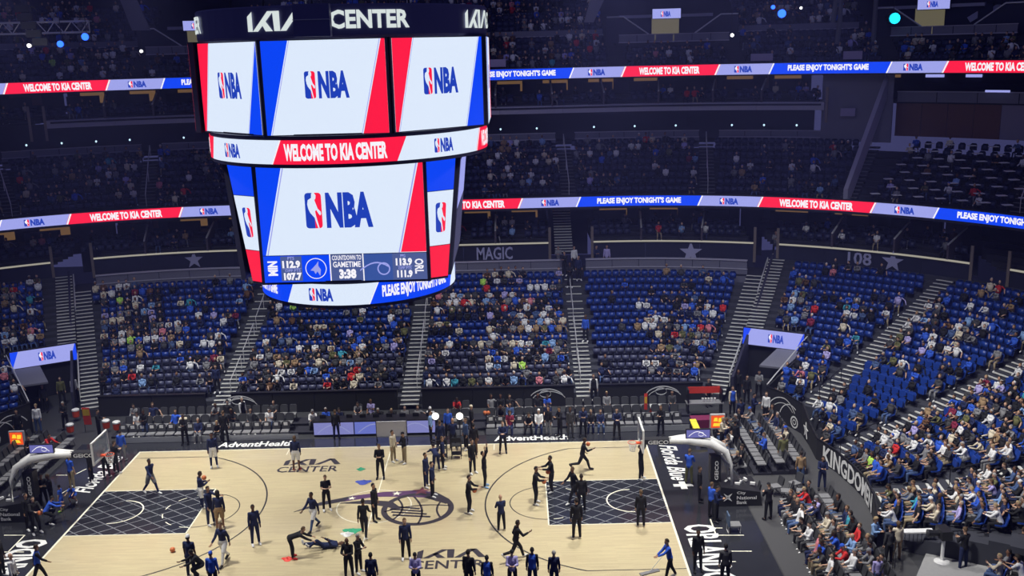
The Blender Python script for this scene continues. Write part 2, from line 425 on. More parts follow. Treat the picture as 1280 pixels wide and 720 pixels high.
# ------------------------------------------------------------------ stands: terraces
def zside(k): return .5+.22*k+.0035*k*k
def zcorner(k): return 1.3+.20*k+.002*k*k
def Rk(k): return 14.9+.84*k
def theta(x, y):
    return math.degrees(math.atan2(y, abs(x)-CX)) if abs(x) > CX else 90
AISLE_LINES = [((.4, 13.6), (.4, 28.5), .62), ((11.45, 13.6), (11.45, 28.5), .62), ((-11.5, 13.6), (-11.5, 28.5), .62),
               ((19.4, 13.5), (25.6, 28.6), .75), ((-19.6, 13.5), (-25.9, 28.6), .75),
               ((20.9, 13.0), (27.1, 28.3), .75), ((-21.1, 13.0), (-27.3, 28.3), .75)]
for th in (43, 22, -6, -30):
    for sg in (1, -1):
        a, b = (9.0, 31.) if th < 40 else (13.5, 31.)
        AISLE_LINES.append(((sg*(CX+a*cos(math.radians(th))), a*sin(math.radians(th))), (sg*(CX+b*cos(math.radians(th))), b*sin(math.radians(th))), .62))
def dist_seg(x, y, a, b):
    dx, dy = b[0]-a[0], b[1]-a[1]; t = max(0, min(1, ((x-a[0])*dx+(y-a[1])*dy)/(dx*dx+dy*dy)))
    return math.hypot(x-a[0]-t*dx, y-a[1]-t*dy)
WR = [(-60, 11.5), (-33, 10.3), (-15, 10.0), (0, 9.8), (15, 9.9), (26.6, 10.0), (33, 11.2), (40, 12.4), (45, 13.3), (55, 13.6), (90, 13.6)]
def wallR(th): return float(np.interp(th, [a for a, _ in WR], [b for _, b in WR]))

stand = thing('lower_bowl_stand', 'lower seating bowl terraces', 'stand', kind='structure')
for k in range(16):           # sideline terraces
    R = Rk(k); z = zside(k); e = (64+ (0 if k > 6 else 0))
    s1 = th2s(67.5, R); mb = MB()
    slab(mb, -s1, s1, R, 0 if k == 0 else zside(k-1)-.1, z, -.46, .38, concrete, 2.0)
    mb.build('terrace', stand)
corner = {}
for sg in (1, -1):
    st = thing('corner_stand', ('right' if sg > 0 else 'left')+' corner seating terraces', 'stand', kind='structure'); corner[sg] = st
    for k in range(-5, 20):
        R = Rk(k); z = zcorner(k); mb = MB()
        ths = []
        th = -52.
        runs = []
        while th < 66.01:
            hole = (k < 7 and th > 55) or (k < 0 and R-.45 < wallR(th)+.1) or (k < 1 and th < -30) or (k < 6 and th < -32 and th > -42)
            if not hole: ths.append(th)
            elif ths: runs.append(ths); ths = []
            th += 1.
        if ths: runs.append(ths)
        for r in runs:
            if len(r) < 2: continue
            slab(mb, sg*th2s(r[0], R), sg*th2s(r[-1], R), R, 0 if (k < 0 or k in (0, 7)) else zcorner(k-1)-.1, z, -.46, .38, concrete, 2.0)
        if mb.V: mb.build('terrace', st)

# walls in front of the corner stands
for sg in (1, -1):
    w = thing('corner_front_wall', ('right' if sg > 0 else 'left')+' corner wall of black panels', 'wall', kind='structure')
    P2 = [(22.0, 11.1), (22.75, 9.7), (23.3, 8.1), (23.25, 6.4), (23.08, 4.5), (23.6, 2.8), (23.9, .8), (23.97, -.4), (23.75, -2.2), (23.2, -4.2), (22.7, -5.4)]
    Z2 = [1.85, 1.85, 1.8, 1.25, 1.2, 1.15, 1.1, 1.1, 1.1, 1.1, 1.1]
    for i in range(len(P2)-1):
        (xa, ya), (xb, yb) = P2[i], P2[i+1]; mb = MB()
        n = Vector((yb-ya, -(xb-xa), 0)).normalized()*.06
        V = [(sg*xa, ya, 0), (sg*xb, yb, 0), (sg*xb, yb, Z2[i+1]), (sg*xa, ya, Z2[i])]
        mb.poly(V, black_m, 1, (-sg*n.x*(1), n.y*0-abs(n.y)*(-1 if yb > ya else 1)*0+n.y*-1, 0) if False else (sg*.09, .03, 0))
        mb.tube([(sg*xa, ya, Z2[i]+.02), (sg*xb, yb, Z2[i+1]+.02)], .03, rail_d, 5)
        mb.build('wall_panel', w)
    # emblem, star and lettering on the wall
    t = MB()
    lp = [Vector((x, y)) for x, y in P2]
    def wallmap(sg_=sg):
        L = [0]
        for i in range(1, len(P2)): L.append(L[-1]+(lp[i]-lp[i-1]).length)
        def f(p):
            s = max(0, min(L[-1], p[0])); i = max(j for j in range(len(L)-1) if L[j] <= s+1e-9)
            q = lp[i]+(lp[i+1]-lp[i])*((s-L[i])/(L[i+1]-L[i])); d = (lp[i+1]-lp[i]).normalized(); n = Vector((d.y, -d.x))
            if n.x > 0: n = -n
            return (sg_*(q.x+n.x*(.02+p[2])), q.y+n.y*(.02+p[2]), p[1])
        return f, L
    f, L = wallmap()
    arc_pts = lambda cx_, cy_, r, a0, a1, w_: [(cx_+(r+w_)*cos(math.radians(a)), cy_+(r+w_)*sin(math.radians(a))) for a in np.linspace(a0, a1, 14)]+[(cx_+(r-w_)*cos(math.radians(a)), cy_+(r-w_)*sin(math.radians(a))) for a in np.linspace(a1, a0, 14)]
    def ring(cx_, cy_, r, a0, a1, w_):
        A = arc_pts(cx_, cy_, r, a0, a1, w_)
        for i in range(13): t.add([(A[i][0], A[i][1], 0), (A[i+1][0], A[i+1][1], 0), (A[26-i][0], A[26-i][1], 0), (A[27-i][0], A[27-i][1], 0)], [(0, 1, 2, 3)], white_m, f)
    ring(2.6, .45, .32, 0, 360, .05); ring(2.6, .45, .14, 0, 360, .03)
    ring(1.5, .2, 1.35, 35, 150, .03); ring(1.6, .0, 1.25, 50, 140, .02); ring(2.2, .35, 1.0, 60, 165, .03)
    starfan(t, (4.35, .62), .5, white_m, f, 0, .03)
    if sg > 0:
        t2 = MB(); text(t2, 'KINGDOMEN', L[4]+.65, L[4]+6.75, .07, 1.06, white_m, f, .01, bold=.03); t2.build('lettering', w)
    t.build('emblem', w)

# stand front walls along the far side, behind the courtside chairs, broken by the stairs
wl = thing('stand_front_wall', 'black fabric covered wall in front of the far side stand', 'wall', kind='structure')
for a, b in ((-19.0, -12.3), (-10.7, -.3), (1.2, 10.7), (12.2, 18.7)):
    n = max(1, int((b-a)/2.4))
    for i in range(n):
        x0 = a+(b-a)*i/n; x1 = a+(b-a)*(i+1)/n; mb = MB()
        mb.box((x0+.015, 13.55, 0), (x1-.015, 13.75, 1.28), black_m); mb.box((x0, 13.52, 1.28), (x1, 13.8, 1.33), rail_d); mb.build('wall_panel', wl)
t = MB(); f = plane_map((0, 13.53, 0), (1, 0, 0), (0, 0, 1), (0, -1, 0))
def curve_band(t, pts, w_, m, f):
    for (xa, ya), (xb, yb) in zip(pts, pts[1:]):
        t.add([(xa, ya-w_, 0), (xb, yb-w_, 0), (xb, yb+w_, 0), (xa, ya+w_, 0)], [(0, 1, 2, 3)], m, f)
for x in (-10.2, 9.0, 16.2):
    P_ = [(x-1.0+2.0*i/14, .72+.42*sin(pi*i/14)**.7) for i in range(15)]
    curve_band(t, P_, .035, white_m, f); curve_band(t, [(a+.12, b-.16) for a, b in P_], .03, white_m, f)
    curve_band(t, [(x-.1+.35*cos(q), .82+.22*sin(q)) for q in np.linspace(0, 2*pi, 17)], .03, white_m, f)
t.build('emblem', wl)

# stairs in the aisles: every step a part
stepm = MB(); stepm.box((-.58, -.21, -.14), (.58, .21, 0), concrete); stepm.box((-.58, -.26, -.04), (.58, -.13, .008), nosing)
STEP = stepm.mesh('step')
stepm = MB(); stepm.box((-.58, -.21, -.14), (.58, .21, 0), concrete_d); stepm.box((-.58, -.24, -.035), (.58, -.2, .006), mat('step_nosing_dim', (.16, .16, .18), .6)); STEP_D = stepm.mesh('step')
def stair(a, b, zf, label, n=32, w=1.0):
    t = thing('aisle_stair', label, 'stairs', kind='structure')
    a = Vector(a); b = Vector(b); d = (b-a); ang = math.atan2(d.y, d.x)-pi/2
    for i in range(n):
        q = a+d*((i+.5)/n); o = link('step', STEP, t, (q.x, q.y, zf((i+.5)/n)+.02), ang); o.scale = (w, 1, 1)
    return t
zs = lambda q: zside(-1.5+q*17)+.06
for x, lb in ((.4, 'centre aisle stairs of the far side stand'), (11.45, 'second aisle stairs right of centre'), (-11.5, 'aisle stairs under the scoreboard left edge')):
    stair((x, 13.6), (x, 28.4), zs, lb)
for sg, nm in ((1, 'right'), (-1, 'left')):
    stair((sg*19.5, 13.6), (sg*24.9, 26.6), lambda q: zside((math.hypot(5.3+5.4*q, 13.6+13*q)-14.9)/.84)+.1, nm+' end aisle stairs of the far side stand')
    stair((sg*23.2, 19.4), (sg*26.9, 28.2), lambda q: min(6.1, zcorner((math.hypot(9.0+3.7*q, 19.4+8.8*q)-14.9)/.84)+.1), nm+' corner stand stairs beside the dividing wall', 22)
    # dividing wall between both stairs
    mb = MB(); A = [(20.4, 13.4, 1.7), (23.2, 20.3, 3.3), (26.5, 28.4, 6.2)]
    for (xa, ya, za), (xb, yb, zb) in zip(A, A[1:]):
        mb.poly([(sg*xa, ya, 0), (sg*xb, yb, 0), (sg*xb, yb, zb), (sg*xa, ya, za)], upper_wall, .16, (sg*1, 0, 0))
    tag(mb.build('stand_dividing_wall'), kind='structure')
    for th in (43, 22, -6):
        a = 14.0 if th == 43 else 10.3
        c_, s_ = cos(math.radians(th)), sin(math.radians(th))
        stair((sg*(CX+a*c_), a*s_), (sg*(CX+30.6*c_), 30.6*s_), (lambda q, a=a: zcorner((a+q*(30.6-a)-14.9)/.84)+.05),
              '%s corner aisle stairs, %s' % (nm, {43: 'nearest the tunnel', 22: 'second from the tunnel', -6: 'above the lettered wall'}[th]), int((30.6-a)/.46))

# hand rails in the aisles
def handrail(pts, label, m=rail_w, h=.9, r=.03):
    t = thing('handrail', label, 'handrail')
    mb = MB(); mb.tube([(x, y, z+h) for x, y, z in pts], r, m); mb.build('rail', t)
    for x, y, z in pts:
        mb = MB(); mb.tube([(x, y, z), (x, y, z+h)], r*.8, m, 5); mb.build('post', t)
for x, nm in ((.75, 'centre'), (11.2, 'right of centre'), (-11.2, 'left of centre')):
    for i, (y0, y1) in enumerate(((15.4, 18.2), (18.9, 22.0), (22.7, 27.6))):
        q = lambda y: zside((y-14.9)/.84)
        handrail([(x, y0, q(y0)), (x, (y0+y1)/2, q((y0+y1)/2)), (x, y1, q(y1))], 'pale aisle handrail in the %s stairs, %s run' % (nm, ('lowest', 'middle', 'upper')[i]))
for sg, nm in ((1, 'right'), (-1, 'left')):
    q = lambda t_: (sg*(20.3+5.9*t_), 14+14.3*t_, zside(-1+17*t_)+.15)
    handrail([q(.05), q(.2), q(.35)], 'pale handrail beside the %s tunnel, lower run' % nm, r=.05)
    handrail([q(.72), q(.86), q(1.)], 'pale handrail beside the %s tunnel, upper run' % nm, r=.04)

# tunnels (vomitories) with a screen over the mouth
for sg, nm in ((1, 'right'), (-1, 'left')):
    t = thing('tunnel', nm+' corner tunnel mouth', 'tunnel', kind='structure')
    def pol(th, R): return (sg*(CX+R*cos(math.radians(th))), R*sin(math.radians(th)))
    mb = MB(); a, b = pol(54.8, 13.6), pol(54.8, 20.4); mb.poly([(*a, 0), (*b, 0), (*b, 2.3), (*a, 1.9)], black_m, .12, (sg*.8, -.5, 0)); mb.tube([(*a, 1.95), (*b, 3.2)], .04, rail_w, 5); mb.build('side_wall', t)
    mb = MB(); a, b = pol(54.8, 20.4), pol(66.5, 20.4); mb.poly([(*a, 2.0), (*b, 2.0), (*b, 3.15), (*a, 3.15)], black_m, .12, (0, 1, 0)); mb.build('lintel', t)
    a2, b2 = pol(54.8, 24), pol(66.5, 24)
    mb = MB(); mb.poly([(*a, 0), (*b, 0), (*b, 2.1), (*a, 2.1)], mat('tunnel_dark', (.006, .006, .012), .9), .1, (0, 1, 0)); mb.build('dark_depth_sheet', t)  # near-black sheet closes the opening, standing in for the tunnel's dark depth
    c1, c2, c3, c4 = pol(55.2, 20.3), pol(60, 20.3), pol(60.5, 16.6), pol(55.2, 16.8)
    mb = MB(); mb.poly([(*c1, 2.1), (*c2, 2.1), (*c3, 1.95), (*c4, 1.95)], mat('canopy_grey', (.16, .16, .2), .7), .12, (0, 0, 1)); mb.build('canopy', t)
    sc = thing('tunnel_screen', 'slanted screen with blue ends hung over the %s corner tunnel' % nm, 'screen')
    A, B = Vector((*pol(66.6, 20.2), 2.25)), Vector((*pol(55.3, 20.2), 2.25))
    if sg < 0: A, B = B, A
    d = (B-A); wid = d.length; d.normalize(); n = d.cross(Vector((0, 0, 1))); n.normalize()
    if n.y > 0: n = -n
    upv = (Vector((0, 0, 1))*.93-n*.2).normalized()
    f = plane_map(A, d, upv, n)
    mb = MB(); mb.add([(-.05, -.05, 0), (wid+.05, -.05, 0), (wid+.05, 1.15, 0), (-.05, 1.15, 0), (-.05, -.05, -.12), (wid+.05, -.05, -.12), (wid+.05, 1.15, -.12), (-.05, 1.15, -.12)],
                      [(0, 1, 2, 3), (4, 7, 6, 5), (0, 4, 5, 1), (1, 5, 6, 2), (2, 6, 7, 3), (3, 7, 4, 0)], blackp, f); mb.build('frame', sc)
    mb = MB(); strip(mb, (0, 0), (wid, wid), 0, 1.08, led_l, f, .01, 1); mb.build('panel', sc)
    mb = MB(); strip(mb, (0, 0), (.06, .5), 0, 1.08, led_b, f, .02, 1); strip(mb, (wid-.45, wid-.05), (wid, wid), 0, 1.08, led_b, f, .02, 1)
    league_logo(mb, wid*.42, .28, .55, f, .02, led_n, led_r, led_t); mb.build('graphic', sc)
# ------------------------------------------------------------------ upper structure
def curvething(name, label, s0, s1, R, prof_list, m, kind='structure', step=1.5, cat=None):
    mb = MB()
    for (v0, v1, w0, w1) in prof_list: slab(mb, s0, s1, R, v0, v1, w0, w1, m, step)
    o = mb.build(name); tag(o, label, cat, kind=kind); return o

# terrace behind the lower stand: rail wall with drink rail
for i, (s0, s1, lb) in enumerate(((-24.1, -13.0, 'left of the scoreboard'), (-11.0, -.3, 'behind the scoreboard'), (1.2, 10.75, 'right of the scoreboard'), (12.5, 24.5, 'in front of the right-hand star'))):
    t = thing('terrace_rail_wall', 'grey terrace wall with drink rail '+lb, 'wall', kind='structure')
    mb = MB(); slab(mb, s0, s1, 28.45, 4.4, 5.48, -.1, 0, grey_wall); mb.build('base_wall', t)
    n = max(1, int((s1-s0)/2.0))
    for j in range(n):
        a = s0+(s1-s0)*j/n; b = s0+(s1-s0)*(j+1)/n
        mb = MB(); slab(mb, a+.02, b-.02, 28.5, 5.5, 6.08, -.06, 0, grey_wall); mb.build('rail_panel', t)
    mb = MB(); slab(mb, s0, s1, 28.5, 6.08, 6.15, -.25, .08, band_m); slab(mb, s0, s1, 28.4, 5.46, 5.52, -.1, .0, band_m); mb.build('drink_rail', t)
curvething('terrace_floor', 'terrace floor behind the far side stand', -26.5, 26.5, 30.8, [(5.0, 5.1, -.2, 2.4)], concrete_d)

# navy panel wall with stars, MAGIC and 108; suite floor with a metal strip given a glow
FL = thing('suite_front_wall', 'navy wall under the lower suites', 'wall', kind='structure')
for s0, s1 in ((-39, -28.0), (-25.2, -.6), (-.2, 9.9), (13.2, 25.6), (27.3, 41.0), (43.5, 58)):
    n = max(1, int(abs(s1-s0)/3.2))
    for j in range(n):
        a, b = s0+(s1-s0)*j/n, s0+(s1-s0)*(j+1)/n
        mb = MB(); slab(mb, a+.01, b-.01, 31, 4.9, 6.92, -.15, 0, navy_wall, 1.6); mb.build('wall_panel', FL)
    mb = MB(); slab(mb, s0, s1, 31, 6.92, 7.02, -.1, .08, strip_m); mb.build('floor_edge_strip', FL)
t = MB(); f = smap(31)
star_g = mat('star_lavender', (.42, .42, .62), .6)
for s, v, r in ((-17.8, 6.35, .72), (20.8, 6.1, .9), (35.6, 6.4, .8)): starfan(t, (s, v), r, star_g, f, .02)
text(t, 'MAGIC', 4.2, 7.0, 5.75, 6.75, star_g, f, .03, bold=.02); text(t, '108', 32.4, 34.1, 5.9, 6.85, star_g, f, .03, bold=.02)
t.build('emblem_and_lettering', FL)

def suites(R, zf, zc, sections, divs, name, rows=4, depth=5.5):
    """open boxes: stepped floor, back wall with doors, dividing walls with a pale rail"""
    t = thing(name, name.replace('_', ' ')+' level of open boxes', 'suites', kind='structure')
    for s0, s1 in sections:
        mb = MB(); k = (s1-s0)/max(1, round((s1-s0)/4.))
        for i in range(rows): slab(mb, s0, s1, R+.9*i+.9, zf-.2, zf+.22*i-.05, 0, .95, concrete_d, 2)
        slab(mb, s0, s1, R+depth, zf-.2, zf+.22*rows, -.2, depth-.9*rows, concrete_d, 2)
        mb.build('suite_floor', t)
        mb = MB(); slab(mb, s0, s1, R+depth, zf, zc, -.3, 0, upper_wall, 2); mb.build('back_wall', t)
        mb = MB(); n = max(1, round((s1-s0)/4.))
        for i in range(n):
            a = s0+(s1-s0)*(i+.25)/n; b = s0+(s1-s0)*(i+.8)/n; slab(mb, a, b, R+depth, zf+1.1, zc-.25, 0, .04, warm_m if rnd.random() < .6 else wood_b, 2)
        mb.build('lit_doorway', t)
        mb = MB()
        for i in range(n): slab(mb, s0+(s1-s0)*(i+.1)/n, s0+(s1-s0)*(i+.75)/n, R+depth-1.2, zf+.9, zf+1.75, 0, .3, concrete_d, 2)
        mb.build('counter', t)
        for s in (s0, s1):
            mb = MB(); f = smap(R); mb.add([f((s-.1, zf-1.5, 0)), f((s+.1, zf-1.5, 0)), f((s+.1, zf+1.2, 0)), f((s-.1, zf+1.2, 0)), f((s-.1, zf-1.5, .1)), f((s+.1, zf-1.5, .1)), f((s+.1, zf+1.2, .1)), f((s-.1, zf+1.2, .1))],
                [(0, 1, 2, 3), (4, 7, 6, 5), (0, 4, 5, 1), (1, 5, 6, 2), (2, 6, 7, 3), (3, 7, 4, 0)], mat('end_post_tan', (.20, .16, .13), .6)); mb.build('end_post', t)
    mb = MB(); slab(mb, sections[0][0], sections[-1][1], R+depth, zc-.02, zc+.15, 0, depth+.1, upper_wall, 2); mb.build('suite_ceiling', t)
    for s in divs:
        f = smap(R); mb = MB()
        A = [(zf, 0.), (zf+1.0, 0.), (zf+1.75, -3.), (zc, -3.2), (zc, -depth), (zf, -depth)]
        V = [f((s-.07, v, w)) for v, w in A]+[f((s+.07, v, w)) for v, w in A]
        mb.add(V, [(5, 4, 3, 2, 1, 0), (6, 7, 8, 9, 10, 11)]+[(i, (i+1) % 6, 6+(i+1) % 6, 6+i) for i in range(6)], mat('suite_divider', (.06, .045, .06), .6)); mb.build('divider', t)
        mb = MB(); mb.tube([f((s, zf+1.05, 0)), f((s, zf+1.8, -3.))], .07, rail_w, 5); mb.build('divider_rail', t)
    return t
suites(31, 7.0, 9.6, [(-36, -28.0), (-25.2, 9.9), (13.2, 25.6), (27.3, 41.0), (43.5, 56)],
       [-21.35, -16.7, -12, -7.5, -2.5, 2.0, 5.7, 17.0, 21.6, 31.2, 35.6, 39.3, 47, 51], 'lower_suites')
suites(37.2, 17.05, 19.35, [(-44, -31), (-29.9, 32.2)], [-25.5, -21.8, -17, -12.5, -8, -3.5, 1, 5.9, 10.5, 14.7, 19.1, 23.4, 27.2], 'upper_suites', 3, 4.5)
# walls closing the gaps between the boxes
for s0, s1, R, z0, z1, lb in ((9.9, 13.2, 36, 5, 9.6, 'stair gap back wall right of centre'), (25.6, 27.3, 36, 5, 9.6, 'stair gap back wall by the corner'), (-28, -25.2, 36, 5, 9.6, 'left stair gap back wall'),
                              (41, 43.5, 36, 5, 9.6, 'right stair gap back wall'), (32.2, 37.5, 38.5, 14, 19.3, 'plain wall beside the diagonal beam'), (-31, -29.9, 41, 14, 19.3, 'left upper stair gap wall')):
    curvething('gap_wall', lb, s0, s1, R, [(z0, z1, -.2, 0)], grey_wall if s0 > 30 else upper_wall)
stair((11.0, 31), (11.0, 36.), lambda q: 6.2+q*3.5, 'dark stairs climbing between the lower suites', 20, 1.2)

# ribbon boards
def ribbon(R, z0, h, segs, name, label, s0, s1):
    t = thing(name, label, 'ribbon board')
    mb = MB(); slab(mb, s0, s1, R, z0-.06, z0+h+.06, -.3, .05, blackp, 1.2); mb.build('housing', t)
    f = smap(R); sh = h*.42
    for kind, a, b, ta, tb in segs:
        m = {'w': led_l, 'r': led_r, 'b': led_b}[kind]
        mb = MB(); n = max(2, int((b-a)/.8))
        strip(mb, (a, a+sh), (b, b+sh), z0, z0+h, m, f, .07, n); mb.build({'w': 'white_panel', 'r': 'red_panel', 'b': 'blue_panel'}[kind], t)
        mb = MB()
        if kind == 'w': league_logo(mb, ta, z0+h*.2, h*.6, f, .085, led_n, led_r, led_t, wx=(tb-ta)/(h*.6*1.9))
        else:
            text(mb, 'WELCOME TO KIA CENTER' if kind == 'r' else "PLEASE ENJOY TONIGHT'S GAME", ta, tb, z0+h*.14, z0+h*.86, led_t, f, .085, bold=.05)
            strip(mb, (a+.02, a+sh+.02), (a+.14, a+sh+.14), z0, z0+h, led_t, f, .08, 1); strip(mb, (b-.14, b+sh-.14), (b-.02, b+sh-.02), z0, z0+h, led_t, f, .08, 1)
        mb.build('emblem' if kind == 'w' else 'lettering', t)
ribbon(31, 9.72, .80, [('b', -39.5, -31.2, -38.4, -32.3), ('w', -31.2, -26.7, -29.5, -28.1), ('r', -26.7, -18.5, -25.0, -19.8), ('w', -18.5, -14.0, -17.0, -15.6), ('b', -14, -4.8, -12.6, -6.3), ('w', -4.8, -.6, -3.4, -2.0),
    ('r', -.6, 7.6, .9, 6.5), ('w', 7.6, 11.9, 9.3, 10.7), ('b', 11.9, 21.35, 13.6, 20.0), ('w', 21.35, 25.65, 22.9, 24.3), ('r', 25.65, 33.9, 27.3, 32.6), ('w', 33.9, 38.1, 35.5, 36.9), ('b', 38.1, 47.5, 39.8, 46.2), ('w', 47.5, 52, 49, 50.4), ('r', 52, 60, 53.5, 58.6)],
    'lower_ribbon_board', 'lower curved ribbon board with red, white and blue message panels', -39.8, 60)
ribbon(37, 19.28, .82, [('w', -38, -32.5, -35.5, -34), ('r', -32.5, -25.0, -31.0, -26.1), ('w', -25.0, -21.0, -23.4, -22.0), ('b', -21, -11.7, -19.3, -13.2), ('w', -11.7, -7.4, -10, -8.7), ('r', -7.4, .8, -5.8, -.9), ('w', .8, 1.4+1.0, 1.1, 2.2),
    ('b', 2.4, 12.0, 4.6, 10.8), ('w', 12.0, 16.0, 13.4, 14.8), ('r', 16.0, 23.6, 17.5, 22.3), ('w', 23.6, 27.6, 25.0, 26.4), ('b', 27.6, 36.5, 29.1, 35.1), ('w', 36.5, 40.3, 37.6, 39.0), ('r', 40.3, 48.3, 41.9, 46.9), ('w', 48.3, 52, 49.6, 51)],
    'upper_ribbon_board', 'upper ribbon board with message panels, high across the far side', -38, 52)

# middle deck
MID = thing('middle_deck', 'middle seating deck terraces', 'stand', kind='structure')
def zmid(k): return 10.3+.44*k
def Rmid(k): return 32.0+.84*k
for k in range(8):
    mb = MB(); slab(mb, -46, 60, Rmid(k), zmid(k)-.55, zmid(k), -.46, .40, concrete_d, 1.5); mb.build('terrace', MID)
MID_A = [((-30.4, 0), (-34.1, 0)), ((-21.1, 0), (-22.6, 0)), ((-12.5, 0), (-13, 0)), ((2.1, 0), (.9, 0)), ((11.5, 0), (11.4, 0)), ((22.1, 0), (23.1, 0)), ((32.3, 0), (36.0, 0)), ((44, 0), (48, 0))]
def mid_aisle(s, R):
    q = (R-31.5)/6.5
    for (a, _), (b, _) in MID_A:
        if abs(s-(a+(b-a)*q)) < .75: return True
    return False
nm_ = ['far left', 'second from left', 'behind the scoreboard', 'right of the scoreboard', 'centre', 'right of centre', 'beside the diagonal beam', 'far right']
for i, ((a, _), (b, _)) in enumerate(MID_A):
    st = thing('deck_stair', 'middle deck aisle stairs, '+nm_[i], 'stairs', kind='structure')
    for j in range(16):
        R = 31.7+.42*j; q = (R-31.5)/6.5; s = a+(b-a)*q; x, y = pt(s, R); n = nrm(s, R)
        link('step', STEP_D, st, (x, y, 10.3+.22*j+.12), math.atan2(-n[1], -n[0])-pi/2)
    P_ = [(*pt(a+(b-a)*q, 31.5+6.5*q), 10.4+3.5*q) for q in (.05, .5, .97)]
    handrail(P_, 'pale handrail in the middle deck aisle, '+nm_[i], h=.95, r=.035)

# terrace of loge tables above the middle deck with small globe lamps
for i, (s0, s1) in enumerate(((-34.1, -23.6), (-22.0, -13.5), (-12.2, -1.0), (1.6, 10.8), (12.4, 22.7), (24.3, 34.7))):
    t = thing('loge_rail_wall', 'grey loge wall above the middle deck, %s of six from the left' % ('first', 'second', 'third', 'fourth', 'fifth', 'sixth')[i], 'wall', kind='structure')
    mb = MB(); slab(mb, s0, s1, 38.9, 13.4, 14.3, -.1, 0, grey_wall); slab(mb, s0, s1, 38.9, 14.2, 14.28, 0, .06, band_m); mb.build('base_wall', t)
    n = int((s1-s0)/2)
    for j in range(n):
        a, b = s0+(s1-s0)*j/n, s0+(s1-s0)*(j+1)/n; mb = MB(); slab(mb, a+.03, b-.03, 38.95, 14.3, 14.72, -.04, 0, grey_wall); mb.build('rail_panel', t)
    mb = MB(); slab(mb, s0, s1, 38.95, 14.72, 14.78, -.3, .05, band_m); mb.build('drink_rail', t)
    for j in range(max(2, int((s1-s0)/2.6))):
        s = s0+(s1-s0)*(j+.5)/max(2, int((s1-s0)/2.6)); x, y = pt(s, 40.2)
        g = thing('globe_table_lamp', 'small white globe lamp on the loge ledge, %s along, %s' % (('first', 'second', 'third', 'fourth', 'fifth')[j], ('leftmost loge', 'second loge', 'loge behind the scoreboard', 'loge left of centre', 'loge right of centre', 'rightmost loge')[i]), 'lamp', (x, y, 14.75), group='globe lamps on the loges')
        mb = MB(); mb.lathe([(.07, 0), (.02, .03), (.02, .25)], blackp, n=8); mb.build('stem', g)
        mb = MB(); mb.lathe([(.02, .24), (.07, .29), (.085, .33), (.07, .38), (.02, .42)], mat('lamp_globe', s2l((.75, .9, 1)), emit=1.3), n=8); mb.build('globe', g)
curvething('loge_floor', 'loge floor above the middle deck', -46, 34.9, 41.2, [(13.8, 13.95, 0, 2.4)], concrete_d)
curvething('loge_back_wall', 'dark wall behind the loges', -46, 32.5, 41.4, [(13.9, 16.6, -.2, 0)], upper_wall)
# upper suites fascia
FA = thing('upper_fascia', 'grey band under the upper suites', 'fascia', kind='structure')
for s0, s1 in ((-29.9, 32.0),):
    n = 12
    for j in range(n):
        a, b = s0+(s1-s0)*j/n, s0+(s1-s0)*(j+1)/n; mb = MB(); slab(mb, a+.01, b-.01, 37.2, 16.5, 17.1, -4.2, 0, band_m, 1.5); mb.build('fascia_panel', FA)

# diagonal beam and the table section to the right of it
mb = MB(); A = [pt(31.9, 31.2), pt(36.9, 38.6)]
for (x0, y0, z0, z1), (x1, y1, z2, z3) in (((*A[0], 10.4, 11.3), (*A[1], 18.2, 19.2)),):
    mb.poly([(x0, y0, z0-.6), (x1, y1, z2-.6), (x1, y1, z3), (x0, y0, z1)], band_m, .35, (1, .2, 0))
tag(mb.build('diagonal_beam'), 'pale diagonal beam between the middle deck and the table section', 'beam', kind='structure')
mb = MB(); A = [pt(44.6, 31.2), pt(49.2, 38.6)]
mb.poly([(*A[0], 10.2), (*A[1], 16.0), (*A[1], 17.0), (*A[0], 11.2)], band_m, .35, (1, .2, 0)); tag(mb.build('diagonal_beam'), 'pale diagonal beam at the right end of the table section', 'beam', kind='structure')
t = thing('club_wall', 'red-brown panelled wall under the club balcony', 'wall', kind='structure')
for j in range(9):
    a = 38.3+1.9*j; mb = MB(); slab(mb, a+.02, a+1.88, 40, 14.4, 17.0, -.15, 0, wood_b if j != 4 else mat('pale_column', (.20, .18, .25), .6), 2); mb.build('wall_panel', t)
for j in range(6):
    a = 38.3+2.9*j; mb = MB(); slab(mb, a+.03, a+2.87, 39.9, 17.0, 17.75, -.05, 0, grey_wall, 2); mb.build('balcony_panel', t)
mb = MB(); slab(mb, 38.3, 55.4, 39.9, 17.75, 17.82, -.3, .08, band_m, 2); slab(mb, 38.3, 55.4, 44, 16.9, 17.0, 0, 4.1, concrete_d, 2); mb.build('balcony_ledge', t)
mb = MB(); slab(mb, 38.3, 55.4, 44, 17, 19.3, -.2, 0, upper_wall, 2)
for a, b, m in ((39.3, 39.9, warm_m), (41.8, 43.2, led_l), (44.8, 46, led_l)): slab(mb, a, b, 43.9, 18.7, 19.0, 0, .04, m, 1)
slab(mb, 41, 49, 42.8, 17.9, 18.25, 0, .1, navy_wall, 1); mb.build('club_bar_wall', t)
mb = MB(); slab(mb, 44.6, 46.3, 39.8, 17.8, 17.95, 0, .1, led_l); tag(mb.build('small_sign'), 'small pale sign above the pale column', 'sign')

